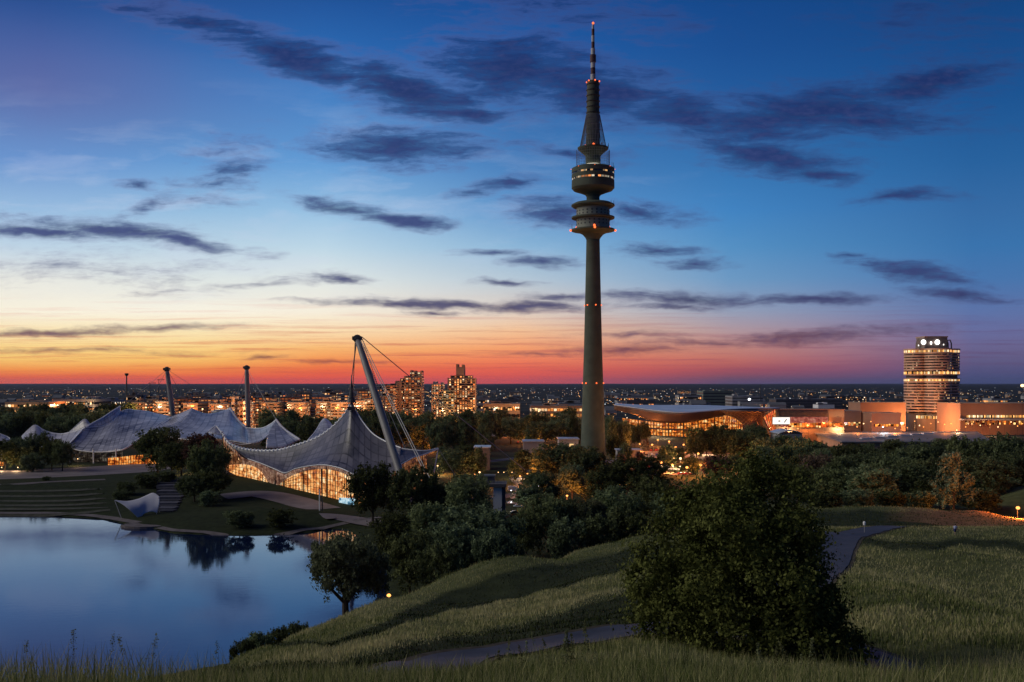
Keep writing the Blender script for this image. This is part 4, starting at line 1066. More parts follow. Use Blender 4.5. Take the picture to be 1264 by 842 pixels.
def wall_between(name, top, bot, root, mat, nu=40, nv=6):
    A0 = cr_interp([np.asarray(q, float) for q in top], nu); A1 = cr_interp([np.asarray(q, float) for q in bot], nu)
    t = np.linspace(0, 1, nv)[:, None, None]
    A = A0[None] * (1 - t) + A1[None] * t
    mb = MB(); mb.grid(A)
    o = build(name, mb, mat, root, True)
    so = o.modifiers.new('thickness', 'SOLIDIFY'); so.thickness = 0.12; so.offset = 0
    return A
def mullions(A, root, nvert, nhor, rad=0.13, out=0.25, mat='mullion', bow=0.0):
    nu = A.shape[1]
    def at(u, v):
        iu = u * (nu - 1); i = min(int(iu), nu - 2); f = iu - i; iv = v * (A.shape[0] - 1); j = min(int(iv), A.shape[0] - 2); g = iv - j
        p = (A[j, i] * (1 - f) + A[j, i + 1] * f) * (1 - g) + (A[j + 1, i] * (1 - f) + A[j + 1, i + 1] * f) * g
        return p + np.array((0, -out, 0))
    for k in range(nvert + 1):
        mb = MB(); mb.tube([at(k / nvert, 0.0), at(k / nvert, 1.0)], rad * (2.0 if k % 5 == 0 else 1.0), 4); build('mullion', mb, M[mat], root)
    for k in range(1, nhor):
        mb = MB(); mb.tube([at(u, k / nhor) for u in np.linspace(0, 1, 16)], rad * 0.8, 4); build('transom', mb, M[mat], root)
M['mullion'] = plain('mullion', (0.045, 0.028, 0.02), 0.6, 0.3, 1, 0.2)
M['pool_window'] = lit_glass('pool_window', 1.0, ((30, 60, 80), (90, 150, 180), (190, 220, 230), (240, 250, 255)))

def swimming_hall():
    base = P(395, 617, 470); r = thing('swimming_hall', 'glass-walled swimming hall glowing orange under a peaked grey tent roof', 'swimming hall', (base[0], base[1], g1(base[0], base[1])))
    top = [(274, 534, 556), (280, 544, 552), (287, 549.5, 548), (302, 554.5, 541), (322, 556.5, 533), (345, 555.5, 525), (368, 549, 517), (390, 541, 510), (406, 531, 505), (420, 518, 502), (429, 506, 500), (434, 496, 500), (439, 506, 498), (448, 521, 494), (461, 536, 488), (480, 547, 480), (495, 553, 472)]
    bot = [(285, 548, 550), (291, 553, 545), (297, 559, 539), (306, 566, 531), (323, 572, 520), (340, 579, 508), (352, 583.5, 500), (364, 578.5, 494), (381, 575, 486), (398, 573.5, 477), (412, 575.5, 470), (424, 579, 464), (436, 585, 457), (448, 591, 452), (462, 594, 449), (480, 590, 449), (491, 576, 452)]
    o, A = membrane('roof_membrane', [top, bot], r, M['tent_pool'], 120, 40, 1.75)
    edge_cable([P(*q) for q in top[:12]], r, 0.5, beads=3.0)
    edge_cable([P(*q) for q in top[11:]], r, 0.36)
    edge_cable([P(*q) + np.array((0, -.2, -.1)) for q in bot[3:15]], r, 0.22)
    edge_cable([P(*q) for q in [(274, 534, 556), (277, 542, 560), (286, 546, 562), (297, 548.5, 562), (310, 547.5, 560)]], r, 0.22)
    # small wing right of the mast
    wing, A2 = membrane('roof_wing', [[(482, 547.5, 480), (494, 553.2, 476), (508, 555.5, 474), (526, 556.5, 474), (541, 553.5, 476)], [(491, 575, 452), (501, 570, 458), (511, 564.5, 464), (524, 561, 470), (541, 554.6, 475)]], r, M['tent_pool'], 30, 10, 1.2)
    edge_cable([P(*q) for q in [(482, 547.3, 480), (494, 553, 476), (508, 555.3, 474), (526, 556.3, 474), (541, 553.3, 476)]], r, 0.3)
    edge_cable([P(*q) for q in [(491, 575, 452), (501, 570, 458), (511, 564.5, 464), (524, 561, 470), (541, 554.4, 475)]], r, 0.24)
    for a, b_ in (((541, 553.5, 476), (535, 587, 470)),):
        mb = MB(); mb.tube([P(*a), P(*b_)], 0.3, 6); build('corner_post', mb, M['white_paint'], r)
    for a, b_ in (((541, 553.5, 476), (562, 587, 470)),):
        mb = MB(); mb.tube([P(*a), P(*b_)], 0.14, 4); build('tie_cable', mb, M['cable_steel'], r)
    # glass fronts
    topL = [P(*q) for q in [(274.5, 536, 555), (286, 550, 549), (292, 557, 544), (298, 564, 536), (306, 567.5, 530), (323, 573.5, 519), (334, 580, 511)]]
    botL = [P(*q) for q in [(279, 580, 549), (286, 584, 545), (293, 587, 540), (302, 590, 534), (312, 593, 527), (326, 597, 519), (336, 600, 512)]]
    AL = wall_between('lattice_wall', topL, botL, r, M['lattice_glass'])
    mullions(AL, r, 22, 6, 0.09)
    lowT = [P(*q) + np.array((0, -.9, 0)) for q in [(283, 574, 547), (296, 573, 538), (310, 574.5, 528), (322, 581, 520), (331, 595, 514)]]
    lowB = [P(*q) + np.array((0, -.9, 0)) for q in [(283, 582, 547), (296, 588, 538), (310, 592.5, 528), (322, 596, 520), (331, 598.5, 514)]]
    AB = wall_between('glass_wall', lowT, lowB, r, M['pool_glass']); mullions(AB, r, 12, 4, 0.13)
    topR = [P(*q) for q in [(342, 600, 507), (350, 593, 502), (362, 585.5, 495), (380, 580, 486), (398, 578, 477), (414, 580, 469), (428, 585, 461), (442, 592, 455), (452, 597, 452)]]
    botR = [P(*q) for q in [(342, 602.5, 507), (350, 605.5, 502), (362, 609.5, 495), (380, 615.5, 486), (398, 621.5, 477), (414, 626, 469), (428, 631, 461), (442, 634, 455), (452, 635, 452)]]
    AR = wall_between('glass_wall', topR, botR, r, M['pool_glass'], 60)
    mullions(AR, r, 40, 7, 0.12)
    for u in (0.14, 0.34, 0.55, 0.8):
        q = AR[:, int(u * 59)]; mb = MB(); mb.tube([q[0] + (0, -.6, .5), q[-1] + (0, -.6, -.5)], 0.36, 6); build('column', mb, M['mullion'], r)
    # translucent edge cushion between roof edge and glass
    cT = [P(*q) + np.array((0, -.3, -.2)) for q in [(340, 580, 507), (352, 584.5, 500), (364, 579.5, 494), (381, 575.8, 486), (398, 574.2, 477), (412, 576.2, 470), (424, 579.6, 464), (436, 585.6, 457), (448, 591.6, 452)]]
    cB = [P(*q) + np.array((0, -.6, 0)) for q in [(341, 601, 507), (350, 594, 502), (362, 586.5, 495), (380, 581, 486), (398, 579, 477), (414, 581, 469), (428, 586, 461), (438, 591, 457), (448, 595, 453)]]
    AC = wall_between('edge_cushion', cT, cB, r, M['cushion'], 50, 4); mullions(AC, r, 46, 3, 0.06, 0.2)
    cT = [P(*q) + np.array((0, -.4, -.2)) for q in [(300, 565.5, 534), (306, 567.5, 530), (323, 573, 519), (334, 578, 511), (340, 580, 508)]]
    cB = [P(*q) + np.array((0, -1.1, 0)) for q in [(298, 572.5, 537), (310, 574.5, 529), (322, 581, 521), (331, 593, 515), (339, 600, 509)]]
    AC = wall_between('edge_cushion', cT, cB, r, M['cushion'], 40, 4); mullions(AC, r, 26, 3, 0.06, 0.2)
    # plinth under the glass, basement windows, the pool bay
    A0 = [P(*q) + np.array((0, -.2, 0)) for q in [(279, 580, 549), (293, 587, 540), (312, 593, 527), (336, 600, 512), (350, 605.5, 502), (380, 615.5, 486), (398, 621.5, 477), (414, 626, 469), (428, 631, 461), (452, 635, 452)]]
    wall_between('plinth', A0, [p + np.array((0, -.3, -9)) for p in A0], r, M['dark_wall'], 50, 3)
    for px, py, Y, w, h in ((380, 627.5, 476, 3.2, 1.5), (385.5, 628.5, 474, 2.2, 1.5), (391, 629, 472, 3, 1.7), (407, 627, 470, 5.5, 2.8)):
        q = P(px, py, Y - 3); mb = MB(); mb.box(q[0] - w / 2, q[0] + w / 2, q[1], q[1] + .3, q[2] - h / 2, q[2] + h / 2); build('basement_window', mb, M['lamp_room'], r)
    pq = [P(*q) for q in [(419, 614, 461), (440, 614.5, 452)]]
    wall_between('pool_window', [q + np.array((0, -1.2, 0)) for q in pq], [q + np.array((0, -1.2, -4.6)) for q in pq], r, M['pool_window'], 8, 3)
    # back facade seen right of the mast
    bT = [P(*q) for q in [(483, 581, 468), (491, 574, 468), (500, 566, 474), (512, 561, 480), (527, 560, 484)]]
    bB = [P(*q) for q in [(483, 604, 468), (491, 606, 468), (500, 606, 474), (512, 604, 480), (527, 600, 484)]]
    AB = wall_between('back_wall', bT, bB, r, M['lattice_glass'], 24, 5); mullions(AB, r, 22, 8, 0.10)
    # suspended roof head under the mast
    mb = MB(); mb.lathe([(2.4, 46.2), (1.5, 48.5), (0.8, 52.5), (0.35, 57), (0.25, 60)], P(434, 497, 500)[0], 500, 12)
    build('roof_head', mb, M['dark_metal'], r)
    q = P(434, 505, 496); mb = MB(); mb.box(q[0] - 1.9, q[0] + 1.9, q[1] - 1.6, q[1] + 1, q[2] - .6, q[2] + 1.2); build('clamp', mb, M['dark_metal'], r)
M['lamp_room'] = glow('lamp_room', (1.0, 0.62, 0.25), 1.1)
swimming_hall()

def mast(name, label, foot, head, rad, cables, cat='mast'):
    a, b_ = P(*foot), P(*head)
    r = thing(name, label, cat, tuple(a))
    d = b_ - a
    n = 14; mb = MB(); mb.tube([a + d * k / n for k in range(n + 1)], [rad * (0.72 + 0.40 * math.sin(math.pi * (0.12 + 0.76 * k / n)) - 0.12 * k / n) for k in range(n + 1)], 20)
    build('shaft', mb, M['mast_steel'], r, True)
    mb = MB(); mb.ball(b_, rad * 1.15, 10, 1.1, 1, 1.0); mb.box(b_[0] - rad * 1.3, b_[0] + rad * 1.2, b_[1] - rad, b_[1] + rad, b_[2] - rad * .4, b_[2] + rad * .6)
    build('mast_head', mb, M['dark_metal'], r)
    for (p, q, w) in cables:
        mb = MB(); p0, p1 = np.array(p), np.array(q); s = np.linalg.norm(p1 - p0)
        mb.tube([p0 + (p1 - p0) * k / 10 - np.array((0, 0, s * 0.004 * 4 * (k / 10) * (1 - k / 10))) for k in range(11)], w, 5); build('stay_cable', mb, M['cable_steel'], r)
    return r
hd = P(441, 417, 486)
mr = mast('roof_mast', 'tall leaning grey steel mast holding up the swimming hall roof', (506, 622, 440), (441, 418, 486), 1.75,
    [(hd, P(432.5, 478, 500), .22), (hd + (-1, 0, 0), P(436, 478, 500), .22), (hd + (-.4, 0, 0), P(430, 500, 500), .16), (hd, P(500, 553, 476), .16),
     (hd + (1, 0, 0), P(545, 625, 400), .20), (hd + (2, 0, 0), P(548, 625, 400), .20), (hd + (2, .5, 0.6), P(648, 580, 520), .22)])
mb = MB()                                               # ladder along the upper half of the mast
a, b_ = P(506, 622, 440), P(441, 418, 486)
side = np.array((2.3, -1.0, 1.0))
for s in (-.4, .4): mb.tube([a + (b_ - a) * .45 + side + (s, 0, 0), b_ + side * .8 + (s, 0, 0)], .1, 4)
for k in range(44): p = a + (b_ - a) * (.45 + .54 * k / 44) + side; mb.tube([p + (-.4, 0, 0), p + (.4, 0, 0)], .12, 4)
build('ladder', mb, M['dark_metal'], mr)

def olympic_roof():
    b0 = P(120, 575, 660); r = thing('arena_tent_roof', 'wide grey tent roof of the arena with several peaks, left of the swimming hall', 'tent roof', (b0[0], b0[1], g1(b0[0], b0[1])))
    def patch(name, rows, mat='tent', nu=40, nv=16): return membrane(name, rows, r, M[mat], nu, nv)[1]
    def E(pts, rad=.32, beads=0): edge_cable([P(*q) for q in pts], r, rad * 1.45, beads=beads)
    top = [(27, 539, 690), (35, 531, 694), (43.5, 525, 698), (52, 530, 698), (62, 534, 698), (75, 535.8, 697), (87, 533.5, 696), (98, 531, 695), (105, 527.5, 694)]
    bot = [(27, 541, 680), (36, 548, 674), (44, 553, 670), (53, 556, 668), (62, 557, 667), (70, 556.5, 667), (76, 555, 668), (80, 552.5, 669), (83, 550.5, 670)]
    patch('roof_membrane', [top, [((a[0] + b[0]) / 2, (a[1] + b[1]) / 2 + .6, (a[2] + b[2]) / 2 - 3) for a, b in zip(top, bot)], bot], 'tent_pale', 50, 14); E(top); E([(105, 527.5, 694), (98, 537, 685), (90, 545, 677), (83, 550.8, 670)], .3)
    patch('roof_membrane', [[(86, 533, 702), (95, 525, 704), (104.5, 517.5, 706), (110.5, 523, 706)], [(87, 534, 700), (96, 532, 700), (105, 528, 700), (112, 526.5, 700)]], 'tent_pale', 20, 6); E([(86, 533, 702), (95, 525, 704), (104.5, 517.5, 706), (111, 523.5, 706)], .24)
    t1 = [(106, 527.5, 694), (114, 522.5, 702), (126, 516, 712), (138, 508, 726), (148.5, 501.5, 740)]
    t2 = [(106, 527.8, 694), (116, 527, 700), (128, 525.5, 706), (140, 519.5, 716), (149, 508, 738)]
    patch('roof_strip', [t1, t2], 'tent_pale', 30, 6); E(t1, .34); E(t2, .26)
    top = [(106, 527.8, 694), (116, 527, 700), (128, 525.5, 706), (140, 519.5, 716), (149, 508, 738), (158, 505, 750), (168, 506, 756), (180, 507, 760), (190, 509.5, 758), (202, 512, 752), (213, 514.5, 746)]
    mid = [(96, 540, 681), (108, 541.5, 684), (120, 540, 686), (131, 536, 690), (141, 531, 698), (151, 527.5, 706), (162, 525.5, 712), (174, 523.5, 714), (185, 522, 714), (195, 521.5, 714), (204, 521, 716)]
    bot = [(83, 551, 670), (95, 555.5, 667), (108, 557.5, 665), (120, 558.2, 664), (132, 558, 663), (142, 557, 662), (151, 555.5, 661), (160, 550.5, 665), (169, 544, 672), (178, 537, 680), (186, 531, 688)]
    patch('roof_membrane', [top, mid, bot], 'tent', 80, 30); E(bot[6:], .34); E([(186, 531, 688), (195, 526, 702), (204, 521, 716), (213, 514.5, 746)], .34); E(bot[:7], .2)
    u = [(186, 530.6, 688), (199, 521.5, 712), (213, 514.5, 744), (224, 510, 752), (237, 504, 756)]
    l = [(187, 531, 686), (204, 528.5, 696), (220, 522.5, 712), (231, 514, 734), (237.5, 504.5, 755)]
    patch('roof_strip', [u, l], 'tent_pale', 30, 6); E(u, .26); E(l, .26)
    top = [(237, 504, 756), (245, 507.5, 752), (254, 510.5, 750), (264, 510, 752), (274, 507.5, 756), (284, 505, 760), (288, 512, 750), (294, 520, 738), (303, 528, 724)]
    mid = [(222, 522, 712), (233, 525, 708), (245, 526, 706), (257, 526, 706), (268, 525, 707), (279, 525, 706), (286, 527, 702), (294, 531, 696), (305, 536, 690)]
    bot = [(187, 531.2, 686), (206, 538.5, 678), (224, 542, 670), (240, 543, 664), (255, 542, 660), (270, 542, 656), (283, 544, 652), (295, 546, 648), (306, 547.5, 644)]
    patch('roof_membrane', [top, mid, bot], 'tent', 70, 24); E([(187, 531.2, 686), (206, 538.5, 678), (224, 542, 670)], .3); E([(284, 505, 760), (288, 512, 750), (294, 520, 738), (303, 528, 724)], .5, 2.0)
    top = [(303, 528, 724), (315, 529, 714), (325, 528, 704), (334, 523.5, 696), (340.5, 518.5, 690)]
    mid = [(304, 538, 684), (316, 538, 678), (326, 534.5, 676), (334.5, 528.5, 680), (340.5, 520.5, 688)]
    bot = [(306, 547.5, 644), (318, 545.8, 646), (328.5, 539.5, 656), (336, 531, 672), (340.3, 521.5, 686)]
    patch('roof_membrane', [top, mid, bot], 'tent', 30, 14); E(top, .28); E(bot, .28)
    patch('roof_membrane', [[(340.4, 518.5, 690), (340.6, 518.5, 690), (341, 518.7, 690)], [(332, 534, 664), (344, 535, 664), (354, 532.3, 672)], [(329, 553, 630), (350, 552.5, 634), (370, 543, 650)]], 'tent', 24, 16); E([(341, 518.5, 690), (346, 525, 681), (354, 532.3, 672), (369.5, 542.8, 650)], .32, 2.0); E([(329, 553, 630), (331, 538, 660), (340.4, 518.5, 690)], .25)
    patch('roof_membrane', [[(396.5, 520.5, 690), (401, 516.5, 692), (406, 519.5, 692)], [(389, 533, 670), (402, 535, 664), (418, 534, 668)], [(380, 543.5, 650), (400, 548, 640), (428, 548, 640)]], 'tent', 24, 14); E([(380, 543.5, 650), (389, 533, 670), (396.5, 520.5, 690), (401, 516.5, 692)], .3)
    patch('roof_membrane', [[(264, 527.5, 664), (266, 526, 664), (268, 528, 664)], [(256, 534, 655), (266, 536, 652), (276, 538, 652)]], 'tent', 12, 8); E([(256, 534, 655), (260, 530.5, 660), (266, 526, 664), (271, 531, 660), (276, 538, 652)], .3)
    q = P(275, 508.5, 765); mb = MB(); mb.lathe([(8.5, q[2] - .8), (8.8, q[2] + .2), (5, q[2] + 1.6), (.2, q[2] + 2.0)], q[0], q[1], 24); build('skylight', mb, M['tent_pale'], r, True)
    # glass front and columns in the shade under the roof edge
    T = [P(*q) for q in [(84, 553, 673), (100, 557, 671), (120, 559.5, 669), (140, 559, 667), (152, 557, 667)]]
    B = [P(*q) for q in [(84, 570, 673), (100, 570.5, 671), (120, 570.5, 669), (140, 570, 667), (152, 569.5, 667)]]
    A = wall_between('hall_front', T, B, r, M['hall_glass'], 30, 4); mullions(A, r, 28, 3, .14)
    for px in (86, 115, 143):
        mb = MB(); mb.tube([P(px, 554, 662), P(px + .5, 572, 660)], .4, 6); build('column', mb, M['white_paint'], r)
    T = [P(*q) for q in [(133, 565.5, 645), (150, 564, 645), (168, 562, 645), (190, 562, 645), (215, 566, 640)]]
    B = [P(*q) for q in [(133, 579.5, 645), (150, 578.5, 645), (168, 577.5, 645), (190, 576.5, 645), (215, 576, 640)]]
    A = wall_between('entrance_glass', T, B, r, M['gold_glass'], 40, 4); mullions(A, r, 24, 2, .16)
olympic_roof()
m1 = mast('roof_mast', 'slender steel mast behind the arena roof, nearest the left edge', (216, 530, 765), (206, 456, 765), 1.85,
     [(P(206, 456, 765), P(233, 500, 770), .16), (P(206, 456, 765), P(180, 507, 745), .13), (P(206, 456, 765), P(150, 503, 745), .13), (P(206, 456, 765), P(284, 505, 760), .13)])
m2 = mast('roof_mast', 'upright steel mast at the right end of the arena roof', (307, 532, 740), (304.5, 454, 740), 1.75,
     [(P(304.5, 454, 740), P(288, 500, 752), .14), (P(304.5, 454, 740), P(295, 510, 745), .12), (P(304.5, 454, 740), P(321, 500, 735), .14), (P(304.5, 454, 740), P(341, 518, 692), .13)])
r = thing('tent_canopy', 'small pale tent canopy at the left edge behind the trees', 'tent roof', tuple(P(-8, 552, 668)))
membrane('roof_membrane', [[(-40, 528, 690), (-20, 531, 690), (0, 535.5, 688), (13, 542.5, 684)], [(-40, 546, 664), (-22, 549, 662), (-8, 551, 662), (3, 551.5, 664)]], r, M['tent_pale'], 24, 8, 1.2)
edge_cable([P(*q) for q in [(-40, 528, 690), (-20, 531, 690), (0, 535.5, 688), (13, 542.5, 684), (3, 551.5, 664)]], r, .3)
for px in (-30, -14, 2): mb = MB(); mb.tube([P(px, 548, 666), P(px, 572, 664)], .3, 6); build('column', mb, M['white_paint'], r)
T = [P(-30, 566, 640), P(-10, 568, 640), P(5, 570, 640)]; A = wall_between('lit_front', T, [p + np.array((0, 0, -8)) for p in T], r, M['gold_glass'], 12, 3); mullions(A, r, 10, 2, .16)

# the lakeside sail, its stage and the stepped seats
r = thing('lakeside_sail', 'small white fabric sail standing on the lake stage', 'sail canopy', tuple(P(172, 641, 420)))
d = -15
A = membrane('sail', [[(141.4, 617.3, 436 + d), (157, 618.6, 440 + d), (171, 615.7, 444 + d), (181, 611.4, 447 + d), (189.5, 608.4, 448 + d), (197, 613, 446 + d)],
    [(151, 622.5, 435 + d), (161, 625, 435 + d), (171.5, 626, 437 + d), (180, 623, 441 + d), (189, 621, 443 + d), (196.8, 622, 443 + d)],
    [(160.6, 629.6, 433 + d), (167, 636, 434 + d), (172.6, 641, 435 + d), (177.5, 634.5, 437 + d), (187, 631.5, 439 + d), (194, 633.3, 440 + d)]], r, M['sail_cloth'] if 'sail_cloth' in M else M['white_paint'], 40, 20, thick=.12)
for a, b_ in (((141.4, 617.3, 421), (150, 640, 418)), ((196, 614, 430), (197, 640, 432)), ((193.5, 633, 425), (191, 641, 424))):
    mb = MB(); mb.tube([P(*a), P(*b_)], .16, 6); build('guy_rope', mb, M['cable_steel'], r)
mb = MB(); c = gpt(181, 647.5, -1.2)
mb.prism([(c[0] + 9.5 * math.cos(k * .2618) * (1 + .06 * math.sin(k * 3)), c[1] + 7 * math.sin(k * .2618)) for k in range(24)], -3, -1.15)
tag(build('lake_stage', mb, M['gravel']), 'flat pebbled stage at the water under the white sail', 'stage')
r = thing('stepped_seats', 'dark stone stepped seating rising from the lake stage', 'steps', tuple(P(205, 620, 455)))
for k in range(13):
    f = k / 12; Y = 436 + 92 * f; z = max(-.9 + 5.2 * f, 0); x0 = (200 - CX) / F * Y + 3 * f; x1 = (216 + 22 * f - CX) / F * Y
    x0 = (196 - 0 * f - CX) / F * Y
    zz = float(G(np.linspace(x0, x1, 6), np.full(6, Y)).max()) + .25
    mb = MB(); mb.box(x0, x1, Y - 3.4, Y + 3.4, zz - 1.2, zz + .25 * (k % 2) + .12); build('step', mb, M['seat_stone'] if k % 2 else M['seat_dark'], r)

# ------------------------------------------------------------------ buildings
def bx(px0, px1, ytop, Y, depth, ybot=None, zb=None):
    x0, x1 = (px0 - CX) / F * Y, (px1 - CX) / F * Y
    z1 = CZ - (ytop - HY) / F * Y
    z0 = zb if zb is not None else (CZ - (ybot - HY) / F * Y if ybot else g1((x0 + x1) / 2, Y) - 0.5)
    return x0, x1, Y, Y + depth, z0, z1

def storeys(r, x0, x1, y0, y1, z0, z1, n, wmat, wallmat, bandf=0.5, name='wall', proud=0.12):
    mb = MB(); mb.box(x0, x1, y0, y1, z0, z1); build(name, mb, M[wallmat], r)
    s = (z1 - z0) / (n + 0.4)
    for k in range(n):
        za = z0 + s * (k + 0.45); mb = MB(); mb.box(x0 - proud + .4, x1 + proud - .4, y0 - proud, y0 + .5, za, za + s * bandf)
        build('window_band', mb, M[wmat], r)
        mb = MB(); mb.box(x0 - proud, x0 + .5, y0 + .8, y1 - .8, za, za + s * bandf) if (x0 + x1) / 2 > 0 else mb.box(x1 - .5, x1 + proud, y0 + .8, y1 - .8, za, za + s * bandf)
        build('window_band', mb, M[wmat], r)
    return s

# three apartment towers
def slab(name, label, px0, px1, ytop, Y, depth, n, wmat, wallmat, tops=(), piers=(), ybot=None, bandf=.55):
    x0, x1, y0, y1, z0, z1 = bx(px0, px1, ytop, Y, depth)
    r = thing(name, label, 'apartment tower', ((x0 + x1) / 2, y0, z0))
    storeys(r, x0, x1, y0, y1, z0, z1, n, wmat, wallmat, bandf)
    for a, b_, yt, yb, nn in tops:
        q = bx(a, b_, yt, Y + 4, depth - 8, zb=CZ - (yb - HY) / F * Y)
        if nn: storeys(r, *q[:4], q[4], q[5], nn, wmat, wallmat, bandf, 'setback')
        else: mb = MB(); mb.box(*q[:4], q[4] - .3, q[5]); build('roof_block', mb, M[wallmat], r)
    for a, b_ in piers:
        q = bx(a, b_, ytop - .6, Y - 1.2, 2.0); mb = MB(); mb.box(*q); build('pier', mb, M['tan_wall'], r)
    return r
slab('apartment_tower', 'stepped brown apartment tower with blank left wall, left of the three towers', 500, 520.5, 465, 1450, 40, 16, 'win_flat', 'brown_wall', [(506, 520.5, 459, 465, 2), (506.5, 508.5, 457, 459, 0), (511.5, 513, 457.6, 459, 0), (519, 520.5, 457.4, 459, 0), (499, 506, 464, 466, 0)], [(498.6, 501), (519.4, 521.2)])
slab('apartment_tower', 'blank-walled lower wing standing before the stepped brown tower', 488, 499, 471.5, 1440, 46, 14, 'win_sparse', 'brown_wall', [(488.5, 492, 470, 472, 0), (494, 498, 467, 472, 1)], [(487.6, 490), (490.2, 496)])
slab('apartment_tower', 'narrow grey-brown apartment tower in the middle of the three towers', 533, 547, 474, 1420, 30, 15, 'win_dense', 'grey_wall', [(534.5, 539.5, 471, 474, 0), (544, 547, 472, 474, 0)], [(532.6, 533.8), (540.6, 541.6)])
slab('apartment_tower', 'greenish unlit block between the narrow tower and the lamp-covered tower', 545.5, 560, 482, 1405, 26, 12, 'win_sparse', 'green_wall', [(547, 553, 480.6, 482, 0)])
slab('apartment_tower', 'broad apartment tower dotted with many lit windows under twin chimneys', 553, 587, 467, 1460, 44, 18, 'win_dense', 'brown_wall', [(556, 583, 463.5, 467, 1), (563, 573, 453, 463.5, 0), (563, 565.5, 449.5, 453, 0), (570, 572.6, 450, 453, 0)], [(552.4, 554), (586, 587.6)], bandf=.6)

def block(name, label, cat, px0, px1, ytop, Y, depth, n, wmat, wallmat, group=None, roof='roofing', units=2):
    x0, x1, y0, y1, z0, z1 = bx(px0, px1, ytop, Y, depth)
    r = thing(name, label, cat, ((x0 + x1) / 2, y0, z0), group)
    storeys(r, x0, x1, y0, y1, z0, z1, n, wmat, wallmat)
    mb = MB(); mb.box(x0 - .5, x1 + .5, y0 - .5, y1 + .5, z1, z1 + .6); build('roof', mb, M[roof], r)
    for k in range(units):
        a = x0 + (x1 - x0) * (0.15 + 0.7 * random.random()); w = min((x1 - x0) * .12, 5) * (0.6 + random.random()); mb = MB(); mb.box(a - w, a + w, y0 + depth * .3, y0 + depth * .6, z1 + .5, z1 + 1.5 + 3.0 * random.random()); build('roof_unit', mb, M[wallmat], r)
    return r
# terraced flats of the lamplit quarter between the masts
VILL = [(162, 178, 497, 1120), (176, 196, 493, 1150), (192, 208, 496, 1100), (200, 222, 490, 1230), (214, 236, 492, 1160), (232, 252, 489, 1260), (226, 244, 498, 1090), (246, 270, 492, 1180), (264, 284, 489, 1270), (258, 276, 499, 1080),
        (280, 302, 493, 1190), (298, 318, 488, 1290), (288, 306, 499, 1100), (312, 336, 490, 1220), (330, 352, 487, 1300), (322, 342, 497, 1120), (346, 370, 490, 1230), (364, 386, 486, 1320), (354, 376, 497, 1130), (382, 404, 489, 1250), (398, 420, 484, 1340), (390, 412, 496, 1150),
        (416, 440, 487, 1270), (408, 428, 497, 1140), (436, 456, 482, 1360), (428, 450, 495, 1160), (452, 474, 480, 1370), (448, 468, 493, 1180), (468, 489, 476, 1400), (466, 484, 489, 1210)]
VILL.sort()
WALLW = {'brown_wall': 'brown', 'tan_wall': 'tan', 'grey_wall': 'grey'}
for i, (a, b_, yt, Y) in enumerate(VILL):
    wl = ['brown_wall', 'tan_wall', 'brown_wall', 'grey_wall'][i % 4]
    h = CZ - (yt - HY) / F * Y
    r = block('apartment_block', f'{WALLW[wl]} terraced flats with lit windows behind the tent roofs, {nth(i + 1)} block from the left', 'apartment block', a, b_, yt, Y, 34, max(3, int(h / 3.4)), 'win_flat' if i % 3 else 'win_dense', wl, 'terraced flats behind the tent roofs', units=3)
block('apartment_block', 'two pale narrow tower blocks side, standing left of the right arena mast', 'apartment block', 285.5, 290, 490, 1060, 16, 7, 'win_sparse', 'grey_wall', units=1)['label'] = 'pale grey narrow block just left of the right arena mast'
block('apartment_block', 'tan narrow block touching the right arena mast', 'apartment block', 295.5, 300, 496, 1055, 16, 6, 'win_sparse', 'tan_wall', units=1)

